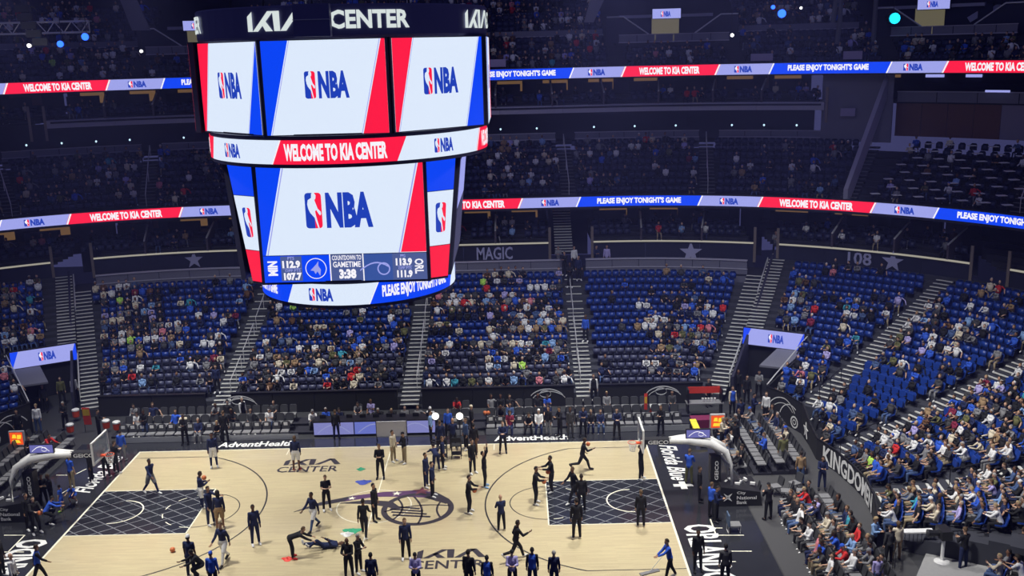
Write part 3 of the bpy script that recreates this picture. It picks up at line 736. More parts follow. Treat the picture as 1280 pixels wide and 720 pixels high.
# upper deck
UP_ = thing('upper_deck', 'upper seating deck terraces', 'stand', kind='structure')
def zup(k): return 19.75+.5*k if k < 5 else 22.7+.5*(k-5)
def Rup(k): return 38.0+.8*k if k < 5 else 42.6+.8*(k-5)
VOMS = [(-22.9, -16.6), (16.2, 25.2), (37.6, 46.6)]
for k in range(12):
    mb = MB(); cuts = [-48]+[c for v in VOMS for c in (v[0]-.9, v[1]+.9)]+[58]
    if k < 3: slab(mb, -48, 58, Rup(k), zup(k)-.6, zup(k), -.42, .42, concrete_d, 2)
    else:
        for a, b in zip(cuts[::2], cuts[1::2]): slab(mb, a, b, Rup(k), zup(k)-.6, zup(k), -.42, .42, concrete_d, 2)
    mb.build('terrace', UP_)
for i, (s0, s1) in enumerate(((-40, -24.0), (-15.6, 5.5), (5.9, 15.0), (26.3, 35.8), (48, 56))):
    t = thing('upper_ledge_wall', 'grey ledge wall in the upper deck, %s from the left' % ('first', 'second', 'third', 'fourth', 'fifth')[i], 'wall', kind='structure')
    mb = MB(); slab(mb, s0, s1, 42.0, 21.6, 22.6, -.1, 0, upper_wall, 2); slab(mb, s0, s1, 42.0, 22.62, 23.1, -.1, 0, grey_wall, 2); mb.build('ledge', t)
    mb = MB(); slab(mb, s0, s1, 42.0, 22.58, 22.66, -.05, .08, band_m, 2); mb.build('ledge_edge', t)
lit = mat('portal_light', s2l((.55, .52, .42)), emit=.42)
for i, (s0, s1) in enumerate(VOMS):
    lb = ('left of the scoreboard', 'right of the scoreboard', 'in the far right upper corner')[i]
    f = smap(39.6); c = (s0+s1)/2
    v = thing('upper_portal', 'upper deck portal with balcony '+lb, 'portal', kind='structure')
    mb = MB(); slab(mb, s0, s1, 40.2, 20.2, 21.95, -.2, 0, navy_wall); slab(mb, s0, s1, 44.4, 21.8, 21.93, 0, 4.3, concrete_d); mb.build('balcony_floor', v)
    n = 6
    for j in range(n):
        a, b = s0+(s1-s0)*j/n, s0+(s1-s0)*(j+1)/n; mb = MB(); slab(mb, a+.03, b-.03, 40.15, 22.0, 22.55, -.02, 0, grey_wall); mb.build('glass_panel', v)
    mb = MB(); slab(mb, s0, s1, 40.15, 21.92, 22.0, -.05, .08, band_m); slab(mb, s0, s1, 40.15, 22.55, 22.6, -.04, .03, band_m); mb.build('balcony_rail', v)
    mb = MB(); slab(mb, s0, c-1.2, 44.6, 21.9, 24.1, -.2, 0, navy_wall); slab(mb, c+1.2, s1, 44.6, 21.9, 24.1, -.2, 0, navy_wall); slab(mb, s0+.5, s1-.5, 44.6, 24.0, 24.25, -.1, .25, band_m); mb.build('portal_wall', v)
    mb = MB(); slab(mb, c-1.2, c+1.2, 45.0, 21.9, 24.1, -.1, 0, lit); mb.build('lit_opening', v)
    f = smap(41.2)
    for sd in (-1, 1):
        e = s0 if sd < 0 else s1; mb = MB()
        A = [(e+sd*.9, 22.0), (e+sd*.9, 24.0), (e-sd*.5, 24.0), (e-sd*2.6, 22.5), (e-sd*2.6, 22.0)]
        if sd > 0: A = A[::-1]
        V = [f((a, b, 0)) for a, b in A]+[f((a, b, -.15)) for a, b in A]
        mb.add(V, [tuple(range(5)), tuple(range(5, 10))[::-1]]+[(q, 5+q, 5+(q+1) % 5, (q+1) % 5) for q in range(5)], navy_wall); mb.build('stair_parapet', v)
        mb = MB(); mb.tube([f((e+sd*.9, 24.05, .05)), f((e-sd*.5, 24.05, .05)), f((e-sd*2.6, 22.6, .05))], .06, rail_w, 5); mb.build('parapet_rail', v)
        for k in range(7):
            x, y = pt(e-sd*(.2+.25*k)-0, 43.2+.1*k)
        st = MB()
        for k in range(8): slab(st, e+sd*.9, e-sd*.3, 38.2+.3*k, 20.0+.22*k, 20.2+.22*k, 0, .3, concrete_d)
        st.build('side_stair', v)
    sc = thing('portal_screen', 'small white screen over the upper portal '+lb, 'screen'); f = smap(44.1)
    mb = MB(); slab(mb, c-1.25, c+1.25, 44.1, 23.85, 24.75, -.12, 0, blackp); mb.build('frame', sc)
    mb = MB(); strip(mb, (c-1.2, c-1.2), (c+1.2, c+1.2), 23.9, 24.7, led_l, f, .02, 2); league_logo(mb, c-.5, 24.05, .45, f, .04, led_n, led_r, led_t); mb.build('panel', sc)
mb = MB(); slab(mb, -50, 60, 52, 20, 36, -.3, 0, concrete_d, 2); tag(mb.build('wall_back'), kind='structure')
# signs by the upper ribbon
for i, (s, R, z, w, h) in enumerate(((26.3, 37.3, 20.3, 1.7, .55), (33.3, 37.4, 20.3, 1.4, .6), (5.4, 37.4, 20.3, 1.4, .6), (33.5, 38.0, 16.0, 1.1, .6))):
    mb = MB(); slab(mb, s, s+w, R, z, z+h, -.08, 0, mat('sign_lavender', (.30, .26, .42), .6)); tag(mb.build('section_sign'), 'small pale section sign, '+('above the red panel right of centre', 'beside the diagonal beam, above the ribbon', 'just right of the scoreboard', 'under the upper ribbon near the diagonal beam')[i], 'sign')
# lighting truss, stage lights, hanging objects
t = thing('lighting_truss', 'silver lighting truss hanging at the upper left', 'truss')
ty = 20.0
def Yp(px, py, y):
    d = _f+RIGHT*((px-640)/FPX)-UP*((py-360)/FPX); k = (y-CAMP.y)/d.y; p = CAMP+d*k; return p
a = Yp(-40, 30, ty); b = Yp(111, 29, ty); c = Yp(111, 40, ty)
zt, zb = a.z, c.z
mb = MB(); mb.tube([(a.x, ty, zt), (b.x, ty, zt)], .07, rail_w); mb.build('top_chord', t)
mb = MB(); mb.tube([(a.x, ty, zb), (b.x, ty, zb)], .07, rail_w); mb.build('bottom_chord', t)
mb = MB(); mb.tube([(a.x, ty+.5, zt), (b.x, ty+.5, zt)], .05, steel); mb.build('top_chord', t)
n = 14
for i in range(n):
    x0 = a.x+(b.x-a.x)*i/n; x1 = a.x+(b.x-a.x)*(i+1)/n; mb = MB()
    mb.tube([(x0, ty, zb if i % 2 else zt), (x1, ty, zt if i % 2 else zb)], .035, rail_w, 5); mb.build('brace', t)
mb = MB(); mb.tube([(b.x, ty, zt), (b.x, ty, zb)], .04, steel); mb.tube([(b.x-4, ty, zt), (b.x-4, ty, zt+14)], .02, rail_d, 4); mb.tube([(a.x+1, ty, zt), (a.x+1, ty, zt+14)], .02, rail_d, 4); mb.build('hanging_cable', t)
cluster = thing('speaker_cluster', 'black hanging speaker cluster in front of the truss', 'speaker')
p = Yp(31, 33, 12)
for i in range(5):
    mb = MB(); mb.box((-.38+.04*i, -.25, -.2), (.38+.04*i, .25, .2), black_m, rz=.3, o=(p.x+.12*i*i*.3, 12, p.z+.95-.45*i)); mb.build('speaker_box', cluster)
mb = MB(); mb.tube([(p.x, 12, p.z+1.1), (p.x-1.5, 12, p.z+8)], .05, rail_d, 5); mb.build('hanging_cable', cluster)
sb = mat('stage_light_blue', s2l((.15, .35, 1)), emit=3.5); sc_ = mat('stage_light_cyan', s2l((.1, .75, .95)), emit=2.5); sw = mat('spot_white', s2l((1, 1, 1)), emit=3)
for px, py, y, m, lb, r in ((76, 55, 19, sb, 'blue stage light under the truss, left one', .2), (107, 46, 19, sb, 'blue stage light under the truss end', .22), (977, 17, 30, sb, 'round blue stage light at the upper right', .3), (966, 9, 30, sb, 'thin blue light above the round blue one', .15),
                    (1118, 23, 32, sc_, 'cyan square light at the upper right', .4), (37, 57, 19, sw, 'white spotlight below the truss', .12), (177, 64, 36, sw, 'white spot on the left portal rail', .12), (915, 44, 38, sw, 'white spot beside the right portal', .14), (1001, 10, 36, sw, 'small white light high right', .1)):
    p = Yp(px, py, y); g = thing('stage_light', lb, 'stage light', tuple(p))
    mb = MB(); mb.lathe([(r*.6, .1), (r*1.05, .1), (r*1.05, r*2)], blackp, n=10); o = mb.build('light_housing', g); o.rotation_euler = (-pi/2*1.0, 0, 0)
    mb = MB(); mb.lathe([(r*.9, .0), (r, .06), (r, .12)], m, n=12); o = mb.build('lens', g); o.rotation_euler = (pi/2, 0, 0); o.location = (0, -.0, 0)
    mb = MB(); mb.tube([(0, .2, r), (0, .2, 9)], .02, rail_d, 4); mb.build('hanging_rod', g)
for i, (px, y0_, y1_) in enumerate(((1045, 0, 28), (1095, 0, 60), (1050, 25, 55))):
    p = Yp(px, y0_, 34); q = Yp(px-4, y1_, 34); mb = MB(); mb.tube([tuple(p+Vector((0, 0, 6))), tuple(p), tuple(q)], .18, mat('hanging_cloth', (.12, .12, .14), .8), 6)
    tag(mb.build('hanging_cloth'), 'grey bundled cloth hanging high right, %s' % ('left one', 'right one', 'short one between')[i], 'hanging cloth')
# catwalk-like ladder shapes high up
for i, pts in enumerate((((150, 0), (170, 0), (187, 38), (165, 38)), ((755, 0), (742, 28), (730, 28), (738, 0)))):
    P_ = [Yp(a, b, 36) for a, b in pts]; mb = MB(); mb.poly([tuple(v) for v in P_], grey_wall, .3, (0, 1, 0)); tag(mb.build('acoustic_baffle'), 'grey angled baffle panel high in the upper deck, '+('left', 'right')[i]+' one', 'baffle')
# banner figure at the upper right
t = thing('hanging_banner', 'pale slanted banner panels with red middle at the upper right corner', 'banner')
for pts, m in ((((1232, 14), (1252, 2), (1252, 12), (1236, 24)), led_l), (((1209, 22), (1222, 14), (1226, 20), (1213, 28)), led_l), (((1222, 14), (1232, 12), (1234, 26), (1224, 30)), led_r)):
    P_ = [Yp(a, b, 34) for a, b in pts]; mb = MB(); mb.poly([tuple(v) for v in P_][::-1], mat('banner_pale', (.45, .45, .6), .7) if m is led_l else mat('banner_red', (.45, .05, .08), .7), .06, (0, 1, 0)); mb.build('cloth_panel', t)

# ------------------------------------------------------------------ centre-hung scoreboard
SB = thing('scoreboard', 'centre-hung scoreboard with white screens and curved ribbon rings', 'scoreboard', (0, 0, 0))
frame_m = mat('scoreboard_frame', (.03, .03, .07), .5)
def facet(A, B, zt, zb, Bt=None, At=None):
    """mapping for a screen: unit square (0..1 across, 0..1 up); bottom edge A-B, top edge At-Bt"""
    At = At or A; Bt = Bt or B
    def f(p):
        b = Vector((A[0]+(B[0]-A[0])*p[0], A[1]+(B[1]-A[1])*p[0], zb)); t_ = Vector((At[0]+(Bt[0]-At[0])*p[0], At[1]+(Bt[1]-At[1])*p[0], zt))
        q = b.lerp(t_, p[1]); d = Vector((B[0]-A[0], B[1]-A[1], 0)).normalized(); n = Vector((d.y, -d.x, 0)); return tuple(q+n*p[2])
    return f
def quad(mb, x0b, x0t, x1b, x1t, y0, y1, m, f, w): mb.add([(x0b, y0, w), (x1b, y0, w), (x1t, y1, w), (x0t, y1, w)], [(0, 1, 2, 3)], m, f)
def screen(f, left, right, asp, name='screen', logo=True, lb=None, bars=None, lx=.5, lw=.3):
    mb = MB(); V = [(-.02, -.02, 0), (1.02, -.02, 0), (1.02, 1.02, 0), (-.02, 1.02, 0)]
    mb.add(V+[(a, b, -.2) for a, b, _ in V], [(0, 1, 2, 3), (7, 6, 5, 4), (0, 4, 5, 1), (1, 5, 6, 2), (2, 6, 7, 3), (3, 7, 4, 0)], frame_m, f)
    o = mb.build(name, SB)
    mb = MB(); quad(mb, 0, 0, 1, 1, 0, 1, led_w2, f, .02); mb.build('lit_panel', o)
    mb = MB()
    if left: quad(mb, 0, 0, left[1], left[2], left[3] if len(left) > 3 else 0, 1, left[0], f, .03)
    if left: quad(mb, left[1]+.008, left[2]+.008, left[1]+.014, left[2]+.014, 0, 1, led_l, f, .03)
    mb.build('side_graphic', o); mb = MB()
    if right: quad(mb, right[1], right[2], 1, 1, 0, 1, right[0], f, .03); quad(mb, right[1]-.014, right[2]-.014, right[1]-.008, right[2]-.008, 0, 1, led_l, f, .03)
    mb.build('side_graphic', o)
    return o
zt, zb = 22.3, 18.68
g_ = lambda f, asp: (lambda p: f((p[0], p[1], p[2])))
ups = [((-2.4, -5.6), (2.42, -5.6), (led_b, .03, .22), (led_r, .79, .97)), ((2.65, -5.4), (6.05, -2.5), (led_r, .03, .22), (led_b, .80, .97)), ((-5.85, -2.2), (-2.65, -5.3), (led_r, .03, .2), (led_b, .78, 1.0)),
       ((6.25, -2.2), (6.25, 2.2), (led_b, .03, .2), (led_r, .8, .97)), ((-6.25, 2.2), (-6.25, -2.2), (led_b, .03, .2), (led_r, .8, .97)), ((2.4, 5.6), (-2.4, 5.6), (led_b, .03, .2), (led_r, .8, .97)),
       ((6.05, 2.5), (2.65, 5.4), (led_r, .03, .2), (led_b, .8, .97)), ((-2.65, 5.4), (-6.05, 2.5), (led_r, .03, .2), (led_b, .8, .97))]
for A, B, l, r in ups:
    f = facet(A, B, zt, zb); o = screen(f, l, r, 1.3, 'upper_screen'); wdt = math.hypot(B[0]-A[0], B[1]-A[1]); mb = MB()
    hh = .29*3.62; x0 = .5-(1.9*hh/2)/wdt*.92
    h2 = lambda p: f((p[0]/wdt, p[1]/3.62, p[2])); league_logo(mb, x0*wdt+.12, 3.62*.385, hh, h2, .035, led_n, led_r, led_w2, wx=.88); mb.build('emblem', o)
# upper body
mb = MB(); mb.lathe([(5.9, 18.5), (6.0, 18.6), (6.0, 22.4), (5.9, 22.5)], frame_m, n=8); 
mb.V = [(x*cos(pi/8)-y*sin(pi/8), x*sin(pi/8)+y*cos(pi/8), z) for x, y, z in mb.V]; mb.V = [(x*.985, y*.90, z) for x, y, z in mb.V]; mb.build('upper_body', SB)
# main screens
zt2, zb2 = 17.38, 12.42
def main_screen(A, B, name, full=True):
    f = facet(A, B, zt2, zb2); wdt = math.hypot(B[0]-A[0], B[1]-A[1]); H = zt2-zb2
    mb = MB(); V = [(-.02, -.02, 0), (1.02, -.02, 0), (1.02, 1.02, 0), (-.02, 1.02, 0)]
    mb.add(V+[(a, b, -.2) for a, b, _ in V], [(0, 1, 2, 3), (7, 6, 5, 4), (0, 4, 5, 1), (1, 5, 6, 2), (2, 6, 7, 3), (3, 7, 4, 0)], frame_m, f); o = mb.build(name, SB)
    y0 = .235
    mb = MB(); quad(mb, 0, 0, 1, 1, y0, 1, led_w2, f, .02); mb.build('lit_panel', o)
    mb = MB(); quad(mb, 0, 0, .02, .155, y0, 1, led_b, f, .03); quad(mb, .028, .163, .035, .17, y0, 1, led_l, f, .03); mb.build('side_graphic', o); mb = MB()
    quad(mb, .845, .975, 1, 1, y0+.005, 1, led_r, f, .03); quad(mb, .83, .96, .838, .968, y0, 1, led_l, f, .03); mb.build('side_graphic', o)
    mb = MB(); h2 = lambda p: f((p[0]/wdt, p[1]/H, p[2])); league_logo(mb, wdt*.28, H*.46, H*.30, h2, .035, led_n, led_r, led_w2); mb.build('emblem', o)
    # score strip: only graphics, numbers and short words
    sg_ = MB(); quad(sg_, 0, 0, .41, .41, 0, y0-.005, led_b, f, .03); quad(sg_, .105, .105, .235, .235, .01, y0-.01, led_g, f, .04)
    quad(sg_, .41, .41, 1, 1, 0, y0-.005, led_g, f, .03); quad(sg_, .405, .405, .412, .412, 0, y0, led_t, f, .045); quad(sg_, .607, .607, .614, .614, 0, y0, led_t, f, .045)
    quad(sg_, .615, .615, .79, .79, .0, y0-.005, mat('led_slate_blue', s2l((.22, .33, .62)), emit=1), f, .04); sg_.build('score_strip', o)
    tx = MB()
    text(tx, '112.9', .115, .225, .122, .188, led_t, f, .05, bold=.06); text(tx, '107.7', .12, .23, .018, .084, led_t, f, .05, bold=.06)
    text(tx, 'PTS', .15, .19, .195, .222, led_l, f, .05); text(tx, 'OPP PTS', .13, .225, .09, .113, led_l, f, .05); quad(tx, .115, .115, .23, .23, .118, .121, led_l, f, .05)
    text(tx, 'COUNTDOWN TO', .422, .6, .182, .224, led_t, f, .05, bold=.02); text(tx, 'GAMETIME', .425, .595, .12, .17, led_t, f, .05, bold=.02); text(tx, '3:38', .46, .565, .02, .105, led_t, f, .05, bold=.06)
    text(tx, '113.9', .81, .91, .122, .188, led_t, f, .05, bold=.06); text(tx, '111.9', .815, .91, .018, .084, led_t, f, .05, bold=.06)
    text(tx, 'PPG', .84, .87, .195, .222, led_l, f, .05); text(tx, 'OPP PTS', .825, .905, .09, .113, led_l, f, .05); quad(tx, .82, .82, .91, .91, .118, .121, led_l, f, .05)
    fr = lambda p: f((.085-p[1]*.06, .06+p[0]*.11, p[2])); text(tx, 'MIN', 0, 1.15, 0, 1, led_t, fr, .05, bold=.05)
    fr = lambda p: f((.925+p[1]*.055, .18-p[0]*.13, p[2])); text(tx, 'ORL', 0, 1, 0, 1, led_t, fr, .05, bold=.03)
    tx.build('lettering', o)
    em = MB(); c = (.32*wdt, .115*H)
    n = 28; r = .09*H
    V = []
    for i in range(n): a = 2*pi*i/n; V += [(c[0]+r*cos(a), c[1]+r*sin(a), .05), (c[0]+r*.93*cos(a), c[1]+r*.93*sin(a), .05)]
    em.add(V, [(2*i, (2*i+2) % (2*n), (2*i+3) % (2*n), 2*i+1) for i in range(n)], led_t, h2)
    em.add([(c[0]-.24, c[1]-.08, .05), (c[0]-.1, c[1]-.1, .05), (c[0]-.03, c[1]-.24, .05), (c[0]+.05, c[1]-.12, .05), (c[0]+.16, c[1]-.32, .05), (c[0]+.2, c[1]-.05, .05), (c[0]+.1, c[1]+.12, .05), (c[0]+.12, c[1]+.32, .05), (c[0]+.02, c[1]+.18, .05), (c[0]-.08, c[1]+.08, .05)], [tuple(range(10))], led_l, h2)
    c = (.735*wdt, .10*H); r = .055*H; V = []
    for i in range(n): a = 2*pi*i/n; V += [(c[0]+r*cos(a), c[1]+r*sin(a), .05), (c[0]+r*.8*cos(a), c[1]+r*.8*sin(a), .05)]
    em.add(V, [(2*i, (2*i+2) % (2*n), (2*i+3) % (2*n), 2*i+1) for i in range(n)], led_l, h2)
    curve_band(em, [(c[0]-1.0+1.2*i/8, c[1]-.05+.32*sin(pi*(i/8)*.85)) for i in range(9)], .03, led_l, lambda p: h2((p[0], p[1], .05)))
    em.build('team_emblem', o)
main_screen((-3.32, -4.3), (3.55, -4.3), 'main_screen'); main_screen((3.3, 4.3), (-3.5, 4.3), 'main_screen')
for A, B, At, Bt, nm in (((3.68, -4.1), (4.36, -3.75), (3.68, -4.1), (4.85, -3.35), 'corner_screen'), ((-3.95, -3.85), (-3.45, -4.2), (-4.72, -3.45), (-3.52, -4.2), 'corner_screen'),
                         ((4.36, 3.75), (3.68, 4.1), (4.85, 3.35), (3.68, 4.1), 'corner_screen'), ((-3.45, 4.2), (-3.95, 3.85), (-3.52, 4.2), (-4.72, 3.45), 'corner_screen')):
    f = facet(A, B, zt2, zb2, Bt, At); mb = MB(); V = [(-.03, -.02, 0), (1.03, -.02, 0), (1.03, 1.02, 0), (-.03, 1.02, 0)]
    mb.add(V+[(a, b, -.15) for a, b, _ in V], [(0, 1, 2, 3), (7, 6, 5, 4), (0, 4, 5, 1), (1, 5, 6, 2), (2, 6, 7, 3), (3, 7, 4, 0)], frame_m, f); o = mb.build(nm, SB)
    mb = MB(); quad(mb, 0, 0, 1, 1, .275, .735, led_w2, f, .02); quad(mb, 0, 0, 1, 1, .74, 1, led_b, f, .02); quad(mb, 0, 0, 1, 1, 0, .27, led_r, f, .02); mb.build('lit_panel', o)
    mb = MB(); h2 = lambda p: f((p[0], p[1]/4.96, p[2])); league_logo(mb, .3, 4.96*.385, 1.25, h2, .03, led_n, led_r, led_w2, word=False, wx=.75); mb.build('emblem', o)
for sg in (-1, 1):
    f = facet((sg*4.5, -3.6*sg), (sg*4.5, 3.6*sg), zt2, zb2, (sg*5.05, 3.0*sg), (sg*5.05, -3.0*sg)); mb = MB()
    mb.add([(0, 0, 0), (1, 0, 0), (1, 1, 0), (0, 1, 0), (0, 0, -.2), (1, 0, -.2), (1, 1, -.2), (0, 1, -.2)], [(0, 1, 2, 3), (7, 6, 5, 4), (0, 4, 5, 1), (1, 5, 6, 2), (2, 6, 7, 3), (3, 7, 4, 0)], frame_m, f); o = mb.build('side_screen', SB)
    mb = MB(); quad(mb, .05, .05, .95, .95, .55, .97, led_l, f, .02); quad(mb, .05, .05, .95, .95, .04, .53, mat('led_dim', s2l((.25, .25, .38)), emit=1), f, .02); mb.build('lit_panel', o)
mb = MB(); mb.box((-3.4, -4.05, 12.5), (3.5, 4.05, 17.4), frame_m); mb.box((-4.3, -3.1, 12.6), (4.3, 3.1, 17.4), frame_m); mb.build('main_body', SB)
# round ribbon rings
def ring_map(R, a0=0):
    return lambda p: ((R+p[2])*sin(p[0]/R), -(R+p[2])*cos(p[0]/R), p[1])
def ringboard(R, z0, h, segs, name):
    f = ring_map(R); mb = MB(); n = 64; V = []
    for i in range(n):
        a = 2*pi*i/n
        for r, z in ((R-.3, z0-.15), (R, z0-.15), (R, z0+h+.15), (R-.3, z0+h+.15)): V.append((r*sin(a), -r*cos(a), z))
    F = [(i*4+j, ((i+1) % n)*4+j, ((i+1) % n)*4+(j+1) % 4, i*4+(j+1) % 4) for i in range(n) for j in range(4)]
    mb.add(V, F, frame_m); o = mb.build(name, SB); sh = h*.45
    for kind, a, b, ta, tb in segs:
        mb = MB(); strip(mb, (a, a+sh), (b, b+sh), z0, z0+h, {'w': led_w2, 'r': led_r, 'b': led_b}[kind], f, .03, 16); mb.build('lit_panel', o)
        mb = MB()
        if kind == 'w': league_logo(mb, ta, z0+h*.2, h*.6, f, .05, led_n, led_r, led_w2, wx=(tb-ta)/(h*.6*1.9)*1.0)
        else:
            text(mb, 'WELCOME TO KIA CENTER' if kind == 'r' else "PLEASE ENJOY TONIGHT'S GAME", ta, tb, z0+h*.14, z0+h*.86, led_t, f, .05, bold=.05)
            strip(mb, (a, a+sh), (a+.06, a+sh+.06), z0, z0+h, led_t, f, .045, 1)
        mb.build('emblem' if kind == 'w' else 'lettering', o)
C_ = 2*pi*6.1
ringboard(6.1, 17.55, .95, [('r', -2.35, 2.75, -1.75, 2.35), ('w', 2.75, 7.3, 4.45, 5.5), ('r', 7.3, 11.5, 7.9, 11.2), ('w', -6.75, -2.35, -5.1, -4.0), ('r', -11.5, -6.75, -11, -7.5), ('w', -16, -11.5, -14, -13), ('b', -22.3, -16, -21.5, -17), ('w', 11.5, 16, 13, 14)], 'middle_ring')
ringboard(4.4, 11.38, .92, [('w', -2.75, 1.0, -1.55, -.45), ('b', 1.0, 5.7, 1.6, 5.2), ('w', 5.7, 9.5, 7, 8), ('b', -7.2, -2.75, -6.8, -3.4), ('r', 9.5, 14, 10, 13.6), ('w', -10.3, -7.2, -9.4, -8.4), ('r', -13.6, -10.3, -13.3, -10.8)], 'bottom_ring')
mb = MB(); mb.lathe([(4.1, 11.4), (4.1, 12.4)], frame_m, n=32); mb.lathe([(5.8, 17.5), (5.8, 18.7)], frame_m, n=32); mb.build('ring_core', SB)
# top drum with raised lettering
drum = mat('scoreboard_drum', (.09, .09, .22), .5)
mb = MB(); mb.lathe([(6.2, 22.35), (6.25, 22.45), (6.25, 23.55), (6.2, 23.6)], drum, n=64); o = mb.build('top_drum', SB)
f = ring_map(6.3); tx = MB(); lw_ = mat('drum_letter_white', s2l((.88, .92, .92)), emit=.9)
for off in (-6.0*0, ):
    pass
def drumtext(s):
    tx = MB()
    for pg in KIA: shape(tx, pg, s, 22.66, .96, .74, lw_, f, 0)
    tx.build('drum_logo', o); tx = MB()
    text(tx, 'CENTER', s+3.37, s+6.5, 22.68, 23.38, lw_, f, 0, bold=.035); tx.build('drum_lettering', o)
for s_ in (-2.92, 6.6, -12.82, 16.9): drumtext(s_)
mb = MB()
for a in np.linspace(0, 2*pi, 7)[:-1]: mb.tube([(5*cos(a), 5*sin(a), 23.5), (3*cos(a), 3*sin(a), 36)], .06, rail_d, 5)
mb.build('hanging_cable', SB)
g = thing('rigging_case', 'dark rigging case hanging in front of the drum lettering', 'rigging')
p = Yp(391, 25, -7.0); mb = MB(); mb.box((-.70, -.2, -.6), (.66, .2, .58), drum, o=tuple(p)); mb.build('case', g)
mb = MB(); mb.tube([(p.x, p.y, p.z+.5), (p.x, p.y, 36)], .03, rail_d, 4); mb.build('hanging_cable', g)
mb = MB(); mb.box((-.72, -.23, .0), (.72, -.2, .03), steel, o=tuple(p)); mb.build('bar', g)
# ------------------------------------------------------------------ baskets
pad_m = mat('basket_padding', (.015, .015, .018), .5); glassb = mat('backboard_glass', (.55, .68, .75), .08, alpha=.35)
rim_m = mat('rim_orange', (.8, .1, .03), .4); net_m = mat('net_white', (.8, .8, .8), .8)
armw = mat('basket_arm_white', (.72, .72, .70), .4)
magic_l = mat('magic_panel_lavender', s2l((.45, .45, .75)), emit=.8)
def basket(sg, nm):
    t = thing('basketball_hoop', nm+' basketball hoop on a white arm with padded black base', 'basketball hoop')
    X = lambda x: sg*x
    a, b = sorted((X(16.7), X(18.9))); mb = MB(); mb.poly([(X(16.7), -.9, 0), (X(18.9), -.9, 0), (X(18.8), -.9, .72), (X(16.9), -.9, 1.0)], pad_m, 1.8, (0, 1, 0)); o = mb.build('base_padding', t)
    tx = MB(); f = plane_map((a+.1, -.96, 0), (1, 0, 0), (0, 0, 1), (0, -1, 0)); 
    for i, s in enumerate(('City', 'National', 'Bank')): text(tx, s, .85, .85+(.42, .95, .5)[i], .62-.24*i, .80-.24*i, white_m, f, .01, bold=.02); tx.build('lettering', o); tx = MB()
    for q in range(4):
        an = math.radians(45+90*q); tx.add([(.42+.07*cos(an+1.2)+.0, .5+.07*sin(an+1.2), .01), (.42+.3*cos(an), .5+.3*sin(an), .01), (.42+.07*cos(an-1.2), .5+.07*sin(an-1.2), .01)], [(0, 1, 2)], white_m, f)
    tx.build('emblem', o)
    mb = MB()
    for q in range(7): mb.box((-.12, -.05, 0), (.12, .05, .12), white_m, rz=q, o=(X(17.8)+(q-3)*.25, -.3+.25*(q % 3), .84))
    mb.build('towel', t)
    mb = MB(); mb.box((-.25, -.25, .95), (.25, .25, 2.3), pad_m, o=(X(16.75), 0, 0), tilt=0); o = mb.build('mast_padding', t)
    tx = MB(); f = plane_map((X(16.75)+.08, -.26, 0), (0, 0, 1), (-1, 0, 0), (0, -1, 0)); text(tx, 'GEICO', 1.1, 2.1, -.05, .13, white_m, f, .01, bold=.02); tx.build('lettering', o)
    mb = MB(); mb.tube([(X(17.5), -.5, .8), (X(17.45), -.5, 2.0), (X(17.2), -.35, 2.6), (X(16.5), -.22, 2.98), (X(15.4), -.18, 3.16), (X(14.5), -.12, 3.12)], [.06, .08, .17, .23, .2, .14], armw, 8)
    mb.tube([(X(17.5), .5, .8), (X(17.45), .5, 2.0), (X(17.2), .35, 2.6), (X(16.5), .22, 2.98), (X(15.4), .18, 3.16), (X(14.5), .12, 3.12)], [.06, .08, .17, .23, .2, .14], armw, 8)
    mb.tube([(X(17.1), 0, 2.6), (X(16.4), 0, 2.98), (X(14.5), 0, 3.12)], [.12, .17, .12], armw, 8); mb.build('arm', t, smooth=True)
    a, b = sorted((X(14.6), X(13.25))); mb = MB(); mb.box((a, -.2, 2.98), (b, .2, 3.24), pad_m); o = mb.build('arm_sleeve', t)
    tx = MB(); f = plane_map((a+.1, -.21, 3.01), (1, 0, 0), (0, 0, 1), (0, -1, 0)); text(tx, 'GEICO', .1, 1.1, 0, .2, white_m, f, .01, bold=.03); tx.build('lettering', o)
    mb = MB(); a, b = sorted((X(13.16), X(13.11))); mb.box((a, -.915, 2.9), (b, .915, 3.97), glassb); mb.build('backboard', t)
    mb = MB()
    for y0, y1, z0, z1 in ((-.93, .93, 2.86, 2.93), (-.93, .93, 3.94, 4.0), (-.95, -.9, 2.86, 4.0), (.9, .95, 2.86, 4.0)): mb.box((a-.02, y0, z0), (b+.02, y1, z1), armw)
    mb.build('backboard_frame', t)
    mb = MB(); c = [(X(12.73)+.23*cos(q), .23*sin(q), 3.05) for q in np.linspace(0, 2*pi, 17)[:-1]]; mb.tube(c, .014, rim_m, 5, closed=True); mb.box((-.12, -.08, 2.98), (.12, .08, 3.06), rim_m, o=(X(13.03), 0, 0)); mb.build('rim', t)
    mb = MB()
    for q in range(12):
        for d in (.5, -.5):
            pts = [(X(12.73)+r*cos(q*pi/6+d*j*.5), r*sin(q*pi/6+d*j*.5), 3.04-.11*j) for j, r in enumerate((.225, .19, .155, .13, .125))]; mb.tube(pts, .008, net_m, 3)
    mb.build('net', t)
    mb = MB(); mb.box((-.6, -.1, 3.3), (.6, .0, 3.78), blackp, o=(X(15.85), -.2, 0)); mb.build('shot_clock_case', t)
    mb = MB(); f = plane_map((X(15.85)-.56, -.31, 3.34), (1, 0, 0), (0, 0, 1), (0, -1, 0)); strip(mb, (0, 0), (1.12, 1.12), 0, .4, magic_l, f, 0, 1)
    curve_band(mb, [(.1+.85*i/8, .08+.24*sin(pi*i/8)) for i in range(9)], .02, led_t, lambda p: f((p[0], p[1], .01))); curve_band(mb, [(.7+.14*cos(q), .18+.1*sin(q)) for q in np.linspace(0, 6.28, 12)], .015, led_t, lambda p: f((p[0], p[1], .01)))
    mb.build('emblem_panel', t)
